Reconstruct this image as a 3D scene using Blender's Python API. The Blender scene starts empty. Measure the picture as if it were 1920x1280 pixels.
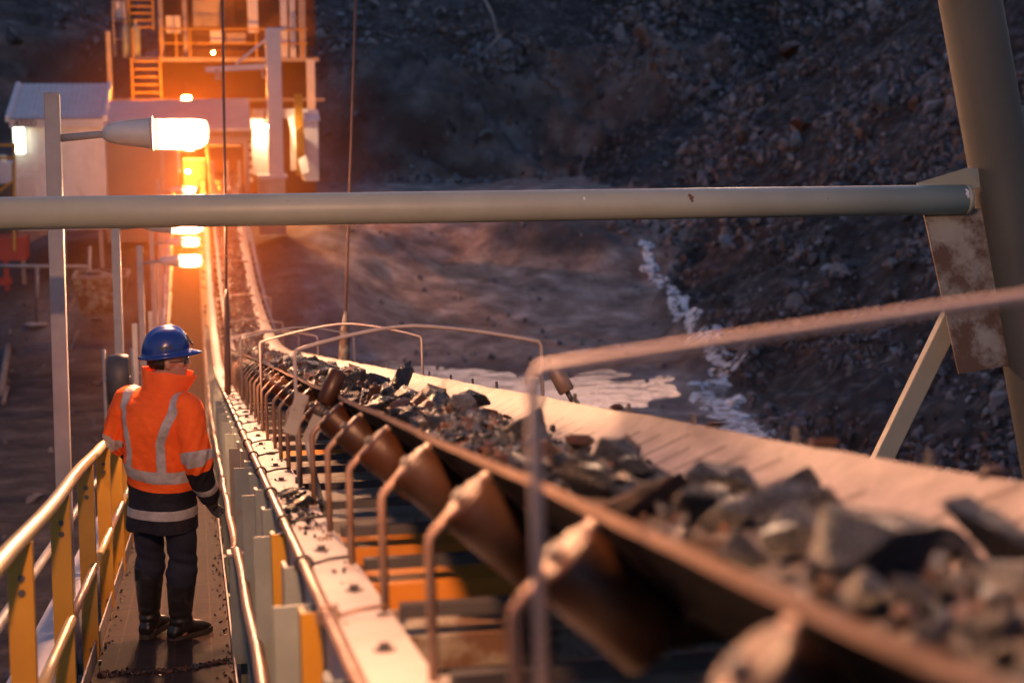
import bpy, bmesh, math, random
import numpy as np
from mathutils import Vector, Matrix, noise, Euler
random.seed(7); np.random.seed(7)
R = math.radians
scene = bpy.context.scene
COL = scene.collection
# ------------------------------------------------------------------ camera frame
CAMZ = 8.5
CAM = Vector((0, 0, CAMZ))
YAW, PITCH, SLOPE = R(11.3), R(10.0), R(9.53)
FPX = 3000.0                                   # focal length in photo pixels (1920 wide)
CF = Vector((math.sin(YAW)*math.cos(PITCH), math.cos(YAW)*math.cos(PITCH), -math.sin(PITCH)))
CR = Vector((math.cos(YAW), -math.sin(YAW), 0))
CU = CR.cross(CF)
def pix(px, py, z):
    "world point seen at photo pixel (px,py) at depth z metres"
    return CAM + CF*z + CR*((px-960)/FPX*z) + CU*((640-py)/FPX*z)
def uv2w(u, v, h):
    return Vector((u*math.cos(YAW)+v*math.sin(YAW), -u*math.sin(YAW)+v*math.cos(YAW), h))
# conveyor path: straight slope, then a concave curve up to the plant
YS = Vector((0, math.cos(SLOPE), -math.sin(SLOPE)))
N0 = Vector((0, math.sin(SLOPE), math.cos(SLOPE)))
XH = Vector((1, 0, 0))
PD0, PR, PK = 23.5, 60.0, 0.25
PD1 = PD0 + PK*PR
def rise(d):
    if d <= PD0: return 0.0, 0.0
    if d <= PD1: return (d-PD0)**2/(2*PR), (d-PD0)/PR
    return (PD1-PD0)**2/(2*PR) + PK*(d-PD1), PK
def pframe(d):
    r, s = rise(d)
    b = CAM + YS*d + N0*r
    t = (YS + N0*s).normalized()
    n = XH.cross(t)
    return b, t, n
def P(x, d, h):
    b, t, n = pframe(d)
    return b + XH*x + n*h
def pmatx(x, d, h, lean=0.0):
    b, t, n = pframe(d)
    if lean:
        c, s = math.cos(lean), math.sin(lean)
        t, n = t*c + n*s, n*c - t*s
    p = b + XH*x + pframe(d)[2]*h
    return Matrix(((1, t.x, n.x, p.x), (0, t.y, n.y, p.y), (0, t.z, n.z, p.z), (0, 0, 0, 1)))
WALK = -1.74                                    # walkway level below the eye line

# ------------------------------------------------------------------ mesh helper
class MB:
    def __init__(s): s.v = []; s.f = []; s.sm = []
    def add(s, vs, fs, smooth=False):
        o = len(s.v); s.v += [Vector(p) for p in vs]
        for f in fs: s.f.append([i+o for i in f]); s.sm.append(smooth)
        return s
    def box(s, c, size, M=None):
        hx, hy, hz = size[0]/2, size[1]/2, size[2]/2
        vs = [Vector((x*hx, y*hy, z*hz)) for x in (-1, 1) for y in (-1, 1) for z in (-1, 1)]
        if M is not None: vs = [M @ p for p in vs]
        c = Vector(c)
        return s.add([c+p for p in vs], [(0,1,3,2),(4,6,7,5),(0,4,5,1),(2,3,7,6),(0,2,6,4),(1,5,7,3)])
    def box2(s, lo, hi):
        lo = Vector(lo); hi = Vector(hi)
        return s.box((lo+hi)/2, hi-lo)
    def bar(s, a, b, w, h, up=Vector((0,0,1))):
        a = Vector(a); b = Vector(b); t = (b-a); L = t.length; t.normalize()
        x = t.cross(Vector(up)); 
        if x.length < 1e-4: x = t.cross(Vector((1,0,0)))
        x.normalize(); z = x.cross(t)
        M = Matrix((x, t, z)).transposed()
        return s.box((a+b)/2, (w, L, h), M)
    def tube(s, pts, r, n=10, cap=True, smooth=True):
        pts = [Vector(p) for p in pts]; m = len(pts)
        rr = r if isinstance(r, (list, tuple)) else [r]*m
        rings = []; prev = None
        for i, p in enumerate(pts):
            t = (pts[min(i+1, m-1)] - pts[max(i-1, 0)]).normalized()
            if prev is None:
                x = t.cross(Vector((0,0,1)))
                if x.length < .1: x = t.cross(Vector((1,0,0)))
            else:
                x = prev - t*prev.dot(t)
            x.normalize(); prev = x; y = t.cross(x)
            rings.append([p + (x*math.cos(2*math.pi*k/n) + y*math.sin(2*math.pi*k/n))*rr[i] for k in range(n)])
        return s.loft(rings, cap, smooth)
    def loft(s, rings, cap=True, smooth=True, closed=True):
        n = len(rings[0]); vs = [p for r in rings for p in r]; fs = []
        for i in range(len(rings)-1):
            for k in range(n if closed else n-1):
                k2 = (k+1) % n
                fs.append((i*n+k, i*n+k2, (i+1)*n+k2, (i+1)*n+k))
        s.add(vs, fs, smooth)
        if cap and closed:
            o = len(s.v)-len(vs)
            s.f.append([o+k for k in range(n)][::-1]); s.sm.append(False)
            s.f.append([o+(len(rings)-1)*n+k for k in range(n)]); s.sm.append(False)
        return s
    def prism(s, poly, ext):
        n = len(poly); ext = Vector(ext); vs = [Vector(p) for p in poly] + [Vector(p)+ext for p in poly]
        return s.add(vs, [tuple(range(n))[::-1], tuple(range(n, 2*n))] + [(k, (k+1)%n, n+(k+1)%n, n+k) for k in range(n)])
    def ellipsoid(s, c, r, M=None, nu=16, nv=10):
        rings = []
        for j in range(1, nv):
            a = math.pi*j/nv - math.pi/2
            rings.append([Vector((r[0]*math.cos(a)*math.cos(2*math.pi*k/nu), r[1]*math.cos(a)*math.sin(2*math.pi*k/nu), r[2]*math.sin(a))) for k in range(nu)])
        c = Vector(c)
        rings = [[c + (M @ p if M is not None else p) for p in ring] for ring in rings]
        bot = c + (M @ Vector((0,0,-r[2])) if M is not None else Vector((0,0,-r[2])))
        top = c + (M @ Vector((0,0,r[2])) if M is not None else Vector((0,0,r[2])))
        s.loft(rings, False, True); o = len(s.v) - nu*len(rings)
        s.v += [bot, top]; b = len(s.v)-2
        for k in range(nu):
            s.f.append([o+(k+1)%nu, o+k, b]); s.sm.append(True)
            q = o+(len(rings)-1)*nu
            s.f.append([q+k, q+(k+1)%nu, b+1]); s.sm.append(True)
        return s
    def sweep(s, prof, d0, d1, step=.5, closed=True, smooth=False, cap=True):
        nd = max(2, int(abs(d1-d0)/step)+1)
        return s.loft([[P(x, d, h) for x, h in prof] for d in [d0+(d1-d0)*i/(nd-1) for i in range(nd)]], cap, smooth, closed)
    def mesh(s, name):
        me = bpy.data.meshes.new(name); me.from_pydata([tuple(p) for p in s.v], [], s.f)
        me.polygons.foreach_set('use_smooth', s.sm)
        bm = bmesh.new(); bm.from_mesh(me); bmesh.ops.recalc_face_normals(bm, faces=bm.faces); bm.to_mesh(me); bm.free()
        return me
    def build(s, name, mat, parent=None, world=False, bevel=0):
        me = s.mesh(name)
        if parent is not None and world:
            rt_ = parent
            while rt_.parent is not None: rt_ = rt_.parent
            me.transform(Matrix.Translation(-rt_.location))
        o = bpy.data.objects.new(name, me); COL.objects.link(o)
        for m in (mat if isinstance(mat, (list, tuple)) else [mat]): me.materials.append(m)
        if parent is not None: o.parent = parent
        if bevel:
            b = o.modifiers.new('Bevel', 'BEVEL'); b.width = bevel; b.segments = 2; b.limit_method = 'ANGLE'; b.angle_limit = R(40)
        return o
def tag(o, label, cat, group=None):
    o['label'] = label; o['category'] = cat
    if group: o['group'] = group
    return o
def empty(name, label, cat, loc=(0,0,0), group=None, M=None):
    o = bpy.data.objects.new(name, None); COL.objects.link(o); o.empty_display_size = .1
    if M is not None: o.matrix_world = M
    else: o.location = loc
    return tag(o, label, cat, group)
def dup(root, M=None, loc=None, label=None):
    def cp(o, par):
        c = o.copy(); COL.objects.link(c); c.parent = par
        for ch in [x for x in o.children]: cp(ch, c)
        return c
    r = cp(root, None)
    if M is not None: r.matrix_world = M
    if loc is not None: r.location = loc
    if label: r['label'] = label
    return r
def kind(o, k): o['kind'] = k; return o
ORD = ['first','second','third','fourth','fifth','sixth','seventh','eighth','ninth','tenth','eleventh','twelfth','thirteenth','fourteenth',
       'fifteenth','sixteenth','seventeenth','eighteenth','nineteenth','twentieth']

# ------------------------------------------------------------------ materials
def nodes(name):
    m = bpy.data.materials.new(name); m.use_nodes = True
    nt = m.node_tree; b = nt.nodes['Principled BSDF']
    return m, nt, b
def N(nt, t, **kw):
    n = nt.nodes.new(t)
    for k, v in kw.items(): setattr(n, k, v)
    return n
def L(nt, a, b): nt.links.new(a, b)
def ramp(nt, fac, stops):
    r = N(nt, 'ShaderNodeValToRGB'); e = r.color_ramp.elements
    e[0].position, e[0].color = stops[0][0], (*stops[0][1], 1)
    e[1].position, e[1].color = stops[1][0], (*stops[1][1], 1)
    for p, c in stops[2:]:
        x = e.new(p); x.color = (*c, 1)
    L(nt, fac, r.inputs[0]); return r
def g3(v): return (v, v, v)
def coords(nt, world=False):
    if world: return N(nt, 'ShaderNodeNewGeometry').outputs['Position']
    tc = N(nt, 'ShaderNodeTexCoord').outputs['Object']
    oi = N(nt, 'ShaderNodeObjectInfo')
    mul = N(nt, 'ShaderNodeVectorMath', operation='SCALE'); mul.inputs[3].default_value = 37.0
    cb = N(nt, 'ShaderNodeCombineXYZ')
    for i in range(3): L(nt, oi.outputs['Random'], cb.inputs[i])
    L(nt, cb.outputs[0], mul.inputs[0])
    ad = N(nt, 'ShaderNodeVectorMath', operation='ADD'); L(nt, tc, ad.inputs[0]); L(nt, mul.outputs[0], ad.inputs[1])
    return ad.outputs[0]
def noise_n(nt, co, scale, detail=6, rough=.6):
    n = N(nt, 'ShaderNodeTexNoise'); n.inputs['Scale'].default_value = scale
    n.inputs['Detail'].default_value = detail; n.inputs['Roughness'].default_value = rough
    L(nt, co, n.inputs['Vector']); return n.outputs['Fac']
def mixc(nt, fac, a, b, mode='MIX'):
    m = N(nt, 'ShaderNodeMix', data_type='RGBA', blend_type=mode)
    if isinstance(fac, float): m.inputs[0].default_value = fac
    else: L(nt, fac, m.inputs[0])
    for i, c in ((6, a), (7, b)):
        if isinstance(c, tuple): m.inputs[i].default_value = (*c, 1)
        else: L(nt, c, m.inputs[i])
    return m.outputs[2]
def math_n(nt, op, a, b=None, c=None, clamp=False):
    m = N(nt, 'ShaderNodeMath', operation=op, use_clamp=clamp)
    for i, x in enumerate((a, b, c)):
        if x is None: continue
        if isinstance(x, (int, float)): m.inputs[i].default_value = x
        else: L(nt, x, m.inputs[i])
    return m.outputs[0]
def bump_n(nt, b, h, dist, strength=1.0):
    bm = N(nt, 'ShaderNodeBump'); bm.inputs['Distance'].default_value = dist; bm.inputs['Strength'].default_value = strength
    L(nt, h, bm.inputs['Height']); L(nt, bm.outputs[0], b.inputs['Normal'])
def pm(name, c1, c2=None, scale=6, rough=.5, rvar=.15, metal=0, bump=.002, bscale=60, patch=None, pscale=4, pthr=.62, world=False, spec=.5, psoft=.04):
    "surface: base colour mottled with c2, optional patches (rust, dust) of another colour, roughness variation, bump"
    m, nt, b = nodes(name); co = coords(nt, world)
    n1 = noise_n(nt, co, scale)
    c2 = c2 or tuple(x*.7 for x in c1)
    col = ramp(nt, n1, [(.35, c1), (.68, c2)]).outputs[0]
    if patch:
        n2 = noise_n(nt, co, pscale, 9, .68)
        mk = ramp(nt, n2, [(pthr-psoft, g3(0)), (pthr+psoft, g3(1))]).outputs[0]
        col = mixc(nt, mk, col, patch)
    L(nt, col, b.inputs['Base Color'])
    n3 = noise_n(nt, co, scale*2.3)
    rr = N(nt, 'ShaderNodeMapRange'); rr.inputs[3].default_value = max(.02, rough-rvar); rr.inputs[4].default_value = min(1, rough+rvar)
    L(nt, n3, rr.inputs[0]); L(nt, rr.outputs[0], b.inputs['Roughness'])
    b.inputs['Metallic'].default_value = metal; b.inputs['Specular IOR Level'].default_value = spec
    if bump: bump_n(nt, b, noise_n(nt, co, bscale, 8), bump)
    return m
M = {}
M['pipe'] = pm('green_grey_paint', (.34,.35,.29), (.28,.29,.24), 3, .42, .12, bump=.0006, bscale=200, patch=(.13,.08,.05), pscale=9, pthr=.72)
M['leg_shaded'] = pm('shaded_green_grey_paint', (.075,.077,.068), (.062,.064,.057), 3, .62, .08, spec=.25, bump=.0006, bscale=200, patch=(.12,.09,.07), pscale=9, pthr=.74)  # same paint as the pipe, darkened: the leg's shade is in the colour
M['rustplate'] = pm('rusty_plate', (.30,.29,.24), (.22,.19,.15), 5, .6, .12, bump=.001, patch=(.10,.050,.026), pscale=6, pthr=.47, psoft=.08)
M['channel'] = pm('dusty_pale_steel', (.47,.42,.40), (.39,.345,.325), 5, .55, .12, bump=.0015, bscale=40, patch=(.20,.13,.09), pscale=6, pthr=.66)
M['grey'] = pm('grey_green_paint', (.22,.25,.23), (.16,.18,.17), 4, .5, .12, bump=.001, patch=(.22,.13,.07), pscale=5, pthr=.68)
M['post'] = pm('galvanised_post', (.30,.28,.27), (.23,.21,.21), 5, .5, .1, bump=.0008, bscale=120)
M['yellow'] = pm('safety_yellow', (.45,.225,.014), (.36,.165,.011), 3, .45, .1, bump=.0006, patch=(.20,.10,.03), pscale=12, pthr=.70)
M['litplate'] = pm('orange_lit_plate', (.50,.19,.02), (.40,.14,.016), 3, .5, .1, bump=.0008, patch=(.20,.10,.05), pscale=7, pthr=.64)  # orange lamp light on some cross plates, put into their colour
M['hoop'] = pm('pale_dusty_hoop', (.42,.33,.29), (.34,.26,.225), 9, .55, .1, bump=.001)
M['rail'] = pm('worn_yellow_rail', (.62,.40,.12), (.58,.44,.26), 7, .33, .1, metal=.25, bump=.0012, bscale=50, patch=(.25,.15,.07), pscale=18, pthr=.66)
M['rod'] = pm('dusty_rod', (.28,.18,.13), (.19,.10,.065), 9, .42, .12, metal=.2, bump=.001)
M['roller'] = pm('rust_roller', (.050,.017,.006), (.020,.008,.004), 5, .42, .12, metal=.1, bump=.0015, bscale=40, patch=(.03,.014,.008), pscale=5, pthr=.55, spec=.35)
M['dark'] = pm('dark_steel', (.06,.055,.055), (.04,.035,.035), 6, .5, .1, bump=.001)
M['deckplate'] = pm('dusty_deck_plate', (.26,.24,.22), (.19,.17,.15), 5, .55, .12, bump=.001, patch=(.12,.07,.04), pscale=5, pthr=.63)
M['under'] = pm('dark_belt_underside', (.007,.006,.006), (.011,.009,.009), 6, .8, .1, bump=.001, spec=.12)
M['rubber'] = pm('black_rubber', (.018,.017,.018), (.03,.027,.026), 5, .5, .15, bump=.001)
M['wire'] = pm('black_cable', (.03,.024,.022), None, 9, .6, .1, bump=0)
M['hanger'] = pm('brown_cable', (.13,.065,.045), None, 9, .6, .1, bump=0)
M['white'] = pm('site_hut_white', (.62,.58,.58), (.52,.48,.48), 3, .5, .1, bump=.001, patch=(.40,.33,.30), pscale=2.5, pthr=.64)
M['roofw'] = pm('roof_sheet', (.50,.46,.46), (.40,.36,.36), 2, .5, .1, bump=.001, patch=(.22,.17,.15), pscale=2.2, pthr=.68)
M['brownwall'] = pm('brown_cladding', (.26,.19,.16), (.21,.15,.13), 1.2, .6, .1, bump=.002)
M['plant'] = pm('red_brown_cladding', (.085,.026,.011), (.055,.019,.009), .8, .65, .1, bump=.003)
M['plantsteel'] = pm('plant_steel', (.30,.24,.22), (.22,.17,.16), 2, .5, .1, bump=.001)
M['column'] = pm('lilac_grey_steel', (.46,.45,.52), (.40,.39,.46), 3, .45, .1, bump=.001)
M['concrete'] = pm('concrete', (.34,.31,.29), (.26,.23,.22), 3, .8, .1, bump=.004, bscale=30)
M['red'] = pm('faded_red_paint', (.38,.05,.03), (.28,.04,.03), 3, .5, .1, bump=.001)
M['timber'] = pm('weathered_timber', (.25,.20,.17), (.16,.12,.10), 6, .8, .1, bump=.003)
M['housing'] = pm('lamp_housing', (.55,.52,.50), (.46,.43,.41), 8, .4, .1, bump=.0003)
M['marker'] = pm('brown_marker', (.13,.035,.012), None, 6, .7, .1, bump=0)
M['ink'] = pm('dark_lettering', (.03,.03,.035), None, 6, .6, .1, bump=0)
M['inkw'] = pm('white_lettering', (.7,.66,.64), None, 6, .6, .1, bump=0)
def emis(name, col, st):
    m, nt, b = nodes(name); b.inputs['Base Color'].default_value = (*col, 1)
    b.inputs['Emission Color'].default_value = (*col, 1); b.inputs['Emission Strength'].default_value = st
    return m
SOD = (1.0, .50, .28)
M['bulb'] = emis('sodium_bulb', SOD, 1600)
M['bulbfar'] = emis('sodium_bulb_plant', (1.0, .30, .03), 2500)
M['flood'] = emis('warm_flood', (1.0, .62, .30), 700)
M['tubelamp'] = emis('white_bulkhead', (.85, 1.0, .72), 2.6)
def shellmat():
    m, nt, b = nodes('lamp_bowl'); out = nt.nodes['Material Output']
    tr = N(nt, 'ShaderNodeBsdfTransparent'); tr.inputs[0].default_value = (1, .93, .82, 1)
    tl = N(nt, 'ShaderNodeBsdfTranslucent'); tl.inputs[0].default_value = (.9, .8, .6, 1)
    mx = N(nt, 'ShaderNodeMixShader'); mx.inputs[0].default_value = .02
    L(nt, tr.outputs[0], mx.inputs[1]); L(nt, tl.outputs[0], mx.inputs[2])
    gl = N(nt, 'ShaderNodeBsdfGlossy'); gl.inputs['Roughness'].default_value = .15
    m2 = N(nt, 'ShaderNodeMixShader'); m2.inputs[0].default_value = .01
    L(nt, mx.outputs[0], m2.inputs[1]); L(nt, gl.outputs[0], m2.inputs[2])
    L(nt, m2.outputs[0], out.inputs['Surface']); return m
M['bowl'] = shellmat()

def rockmat(name, c1, c2, c3, rough=.45, scale=5, bump=.010, world=False):
    m, nt, b = nodes(name); co = coords(nt, world)
    n1 = noise_n(nt, co, scale, 8, .65)
    col = ramp(nt, n1, [(.30, c1), (.52, c2), (.72, c3)]).outputs[0]
    L(nt, col, b.inputs['Base Color'])
    n2 = noise_n(nt, co, scale*1.7, 4)
    r = ramp(nt, n2, [(.3, g3(rough-.15)), (.7, g3(min(1, rough+.2)))]).outputs[0]
    L(nt, r, b.inputs['Roughness'])
    bump_n(nt, b, noise_n(nt, co, scale*4, 10, .7), bump)
    return m
M['ore_grey'] = rockmat('grey_blue_ore', (.006,.008,.012), (.014,.018,.026), (.042,.049,.064), .25, 7)
M['ore_dark'] = rockmat('dark_ore', (.004,.0045,.006), (.009,.010,.012), (.024,.025,.028), .25, 7)
M['ore_brown'] = rockmat('rusty_ore', (.025,.012,.008), (.070,.026,.011), (.15,.062,.028), .45, 7)
M['ore_pale'] = rockmat('pale_ore', (.04,.039,.042), (.085,.083,.088), (.18,.175,.185), .36, 7)
M['gravel'] = rockmat('belt_fines', (.009,.008,.009), (.028,.023,.022), (.085,.07,.065), .5, 22, .004, True)
M['rubble'] = rockmat('hill_rubble', (.075,.072,.080), (.14,.13,.14), (.27,.25,.25), .65, 1.3, .02, True)
M['rubble_pale'] = rockmat('pale_rubble', (.11,.11,.115), (.18,.175,.18), (.29,.28,.28), .5, 1.3, .02, True)
M['rubble_brown'] = rockmat('brown_rubble', (.06,.035,.025), (.12,.07,.05), (.20,.13,.10), .7, 1.3, .02, True)
M['rubble_dark'] = rockmat('dark_rubble', (.025,.024,.027), (.055,.052,.056), (.11,.105,.11), .55, 1.3, .02, True)
M['boulder'] = rockmat('boulder_stone', (.10,.09,.09), (.17,.15,.15), (.28,.26,.26), .6, 2.5, .02)

def terrainmat():
    m, nt, b = nodes('pit_earth'); co = N(nt, 'ShaderNodeNewGeometry').outputs['Position']
    def att(n): a = N(nt, 'ShaderNodeAttribute', attribute_name=n); return a.outputs['Fac']
    n1 = noise_n(nt, co, .45, 10, .62); n2 = noise_n(nt, co, 3.0, 8, .65); n3 = noise_n(nt, co, .13, 5)
    rock = ramp(nt, n1, [(.3, (.040,.030,.026)), (.5, (.115,.098,.092)), (.72, (.25,.225,.215))]).outputs[0]
    redm = ramp(nt, n3, [(.48, g3(0)), (.66, g3(1))]).outputs[0]
    rock = mixc(nt, redm, rock, (.085,.045,.034))
    vor = N(nt, 'ShaderNodeTexVoronoi'); vor.inputs['Scale'].default_value = 2.6; L(nt, co, vor.inputs['Vector'])
    grv = ramp(nt, vor.outputs['Distance'], [(.15, (.095,.084,.082)), (.55, (.028,.022,.020))]).outputs[0]
    spk = N(nt, 'ShaderNodeMix', data_type='RGBA', blend_type='MULTIPLY'); spk.inputs[0].default_value = .8
    L(nt, grv, spk.inputs[6]); L(nt, ramp(nt, vor.outputs['Color'], [(.2, g3(.35)), (.8, g3(1.5))]).outputs[0], spk.inputs[7])
    bank = ramp(nt, noise_n(nt, co, .9, 9, .6), [(.34, (.12,.085,.068)), (.5, (.30,.235,.195)), (.68, (.52,.43,.375))]).outputs[0]
    mp = N(nt, 'ShaderNodeMapping'); mp.inputs['Scale'].default_value = (.6,.6,.12); L(nt, co, mp.inputs['Vector'])
    streak = noise_n(nt, mp.outputs[0], 2.2, 6)
    bank = mixc(nt, ramp(nt, streak, [(.42, g3(0)), (.6, g3(.65))]).outputs[0], bank, (.19,.135,.11))
    mpy = N(nt, 'ShaderNodeMapping'); mpy.inputs['Rotation'].default_value = (0,0,R(25)); mpy.inputs['Scale'].default_value = (.75,1.15,1); L(nt, co, mpy.inputs['Vector'])
    yard = ramp(nt, noise_n(nt, mpy.outputs[0], 1.1, 9, .62), [(.30, (.016,.013,.014)), (.5, (.036,.030,.030)), (.70, (.11,.092,.09))]).outputs[0]
    c = mixc(nt, att('gravel'), rock, spk.outputs[2])
    c = mixc(nt, att('bank'), c, bank)
    c = mixc(nt, att('yard'), c, yard)
    L(nt, c, b.inputs['Base Color'])
    b.inputs['Roughness'].default_value = .85; b.inputs['Specular IOR Level'].default_value = .3
    hs = math_n(nt, 'ADD', math_n(nt, 'MULTIPLY', n2, .12), math_n(nt, 'MULTIPLY', vor.outputs['Distance'], math_n(nt, 'MULTIPLY', att('gravel'), -.18)))
    hs = math_n(nt, 'ADD', hs, math_n(nt, 'MULTIPLY', noise_n(nt, co, 14, 6), .03))
    bump_n(nt, b, hs, 1.0, .9)
    return m
M['terrain'] = terrainmat()
def watermat():
    m, nt, b = nodes('still_water'); co = N(nt, 'ShaderNodeNewGeometry').outputs['Position']
    b.inputs['Base Color'].default_value = (.12,.10,.09,1); b.inputs['Roughness'].default_value = .07; b.inputs['IOR'].default_value = 1.5
    b.inputs['Specular IOR Level'].default_value = 1.0
    bump_n(nt, b, noise_n(nt, co, 1.6, 4), .022, 1.0); return m
def streammat():
    m, nt, b = nodes('rippled_stream'); co = N(nt, 'ShaderNodeNewGeometry').outputs['Position']
    b.inputs['IOR'].default_value = 1.9; b.inputs['Roughness'].default_value = .18
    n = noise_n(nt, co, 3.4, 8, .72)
    L(nt, ramp(nt, n, [(.43, (.045,.038,.036)), (.52, (.82,.86,.90))]).outputs[0], b.inputs['Base Color'])  # white patches in the colour stand in for sky glints
    bump_n(nt, b, noise_n(nt, co, 5, 5, .6), .25, 1.0); return m
M['water'] = watermat(); M['stream'] = streammat()

# ------------------------------------------------------------------ terrain
def sst(a, b, x):
    t = np.clip((x-a)/(b-a), 0, 1); return t*t*(3-2*t)
def stream_u(v): return 5.8 - (v-37)*.108
def terrain_h(u, v):
    "height and masks over the pit floor, in the camera's yawed ground frame"
    w1 = 1.2*np.sin(u*.23+1.0) + .6*np.sin(u*.71+2.0)
    lf = sst(-7, -2.5, u)
    bench = 3.0*((1-lf)*(.55*sst(45.5+w1*.7, 50+w1*.7, v) + .45*sst(49+w1, 57+w1, v)) + lf*sst(45.2+w1*.3, 63+w1*.4, v)) - np.clip(v-58, 0, 28)*.030
    yard_in = 1-sst(-9, -2, u)
    wl = 86 + 1.8*np.sin(u*.17+.5) + 1.0*np.sin(u*.47)
    wall = 6.3*sst(wl, wl+5.5, v)
    back = np.clip(v-(wl+5), 0, 24.5)*.215 - np.clip(v-(wl+30), 0, 14)*.25
    h = bench + wall + back
    t = u - stream_u(v)
    tal = np.where(t > 0, .60*t, 0)
    tal = np.where(tal > 11.5, 11.5+(tal-11.5)*.14, tal)
    tal *= sst(6, 18, v)*.75+.25
    k = 1.2
    hm = np.maximum(h, tal) + np.maximum(0, k-np.abs(h-tal))**2/(4*k)*(t > -1)*np.clip(t+1, 0, 1)
    # left side of the yard rises away too
    hm += np.clip(-u-22, 0, None)*.30
    hm += np.clip(-v-6, 0, None)*.4
    talm = sst(-.6, 1.0, t)*(tal > h-.5)
    return hm, bench, wall, back, t, talm, wl
def make_terrain():
    us = np.concatenate([np.linspace(-75, -26, 40)[:-1], np.linspace(-26, 30, 250)[:-1], np.linspace(30, 75, 40)])
    vs = np.concatenate([np.linspace(-30, 14, 44)[:-1], np.linspace(14, 122, 455)[:-1], np.linspace(122, 150, 16)])
    U, V = np.meshgrid(us, vs)
    H, bench, wall, back, t, talm, wl = terrain_h(U, V)
    nz = np.zeros_like(H)
    rough_a = .04 + .20*sst(47, 56, V)*(1-sst(45, 58, V)*.3) + .5*sst(-2, 5, V-wl) + .45*talm
    it = np.nditer([U, V, rough_a], flags=['multi_index'])
    for u, v, ra in it:
        p = Vector((float(u), float(v), 0))
        f = noise.fractal(p*.16, 1.0, 2.1, 4)*1.4 + noise.fractal(p*.7, .9, 2.1, 4)*.55
        g = noise.turbulence(p*.3, 4, False)-.5
        nz[it.multi_index] = (f+g*.6)*float(ra)
    # ravine and overhang-like ribs on the quarry wall
    wallm = sst(-1, 1, V-wl)*(1-sst(6, 9, V-wl))
    for (i, j) in np.argwhere((wallm > .02) | (talm > .3) | ((V-wl > 4) & (V-wl < 27))):
        p = Vector((float(U[i,j])*.21, float(V[i,j])*.30+float(H[i,j])*.18, 7.7))
        rg = noise.ridged_multi_fractal(p, .95, 2.2, 6, 1.0, 2.0)-1.1
        rg += .35*(noise.ridged_multi_fractal(p*3.1, .9, 2.2, 4, 1.0, 2.0)-1.1)
        nz[i,j] += rg*(1.45*float(wallm[i,j]) + .42*(1-float(wallm[i,j])))
    # stream bed
    bed = np.exp(-(t/.8)**2)*sst(33, 36, V)*(1-sst(49, 51, V))
    mound = np.exp(-(((U-1.9)/3.0)**2+((V-57.0)/2.0)**2))
    nz += mound*nz*1.6
    H2 = H + nz - bed*.18 + mound*.75
    # pool basin
    pool = np.exp(-np.maximum(((U+2.4)/6.6)**4, 0)-((V-41.8+.9*np.sin(U*.8+1)+.5*np.sin(U*2.1))/3.0)**2)
    brk = np.sin(U*1.9+V*.7)*np.sin(V*2.1-U*.6+1) + .6*np.sin(U*4.3-V*1.7)*np.sin(V*3.7+U)
    H2 = H2 - pool*(.40 + .15*brk) - pool*np.clip(nz, -.3, .3)*.6
    nv, nu = U.shape
    c, s = math.cos(YAW), math.sin(YAW)
    co = np.stack([U*c+V*s, -U*s+V*c, H2], -1).reshape(-1, 3)
    idx = np.arange(nv*nu).reshape(nv, nu)
    quads = np.stack([idx[:-1,:-1], idx[:-1,1:], idx[1:,1:], idx[1:,:-1]], -1).reshape(-1, 4)
    me = bpy.data.meshes.new('ground')
    me.from_pydata(co.tolist(), [], quads.tolist())
    me.polygons.foreach_set('use_smooth', [True]*len(quads))
    gv = np.clip(sst(5, 8, V-wl)*(.55+.45*sst(-4, 10, U)) + talm*.8, 0, 1)
    bk = sst(44, 46.5, V)*(1-sst(-1, 1.5, V-wl))*(1-talm)*sst(-9, -6, U)
    yd = (1-sst(43, 46, V))*(1-talm)
    bk = np.clip(bk + yd*sst(-3, 1, U)*.8*sst(32, 36, V), 0, 1); yd = yd*(1-sst(-3, 1, U)*sst(32, 36, V))
    mk = sst(.35, .6, mound); bk = bk*(1-mk); gv = np.maximum(gv, mk*.3)
    for n, a in (('gravel', gv), ('bank', bk), ('yard', yd)):
        at = me.attributes.new(n, 'FLOAT', 'POINT'); at.data.foreach_set('value', a.reshape(-1).astype(np.float32))
    me.materials.append(M['terrain'])
    o = bpy.data.objects.new('ground', me); COL.objects.link(o); kind(o, 'structure')
    return U, V, H2, us, vs
TU, TV, TH, TUS, TVS = make_terrain()
def ground_at(u, v):
    i = min(max(np.searchsorted(TVS, v)-1, 0), len(TVS)-2); j = min(max(np.searchsorted(TUS, u)-1, 0), len(TUS)-2)
    a = (v-TVS[i])/(TVS[i+1]-TVS[i]); b = (u-TUS[j])/(TUS[j+1]-TUS[j])
    return float((TH[i,j]*(1-b)+TH[i,j+1]*b)*(1-a) + (TH[i+1,j]*(1-b)+TH[i+1,j+1]*b)*a)
def gp(u, v, dz=0): return uv2w(u, v, ground_at(u, v)+dz)
def ray_ground(px, py):
    "where the sight line through a photo pixel meets the ground"
    d = (pix(px, py, 1.0)-CAM)
    def at_(z):
        p = CAM + d*z
        u = p.x*math.cos(YAW)-p.y*math.sin(YAW); v = p.x*math.sin(YAW)+p.y*math.cos(YAW)
        return u, v, p.z - ground_at(u, v)
    z = 12.0
    while z < 126 and at_(z)[2] > 0: z += 1.0
    a, b = z-1.0, z
    for _ in range(6):
        m = (a+b)/2
        if at_(m)[2] > 0: a = m
        else: b = m
    return at_(b)[:2]

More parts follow.
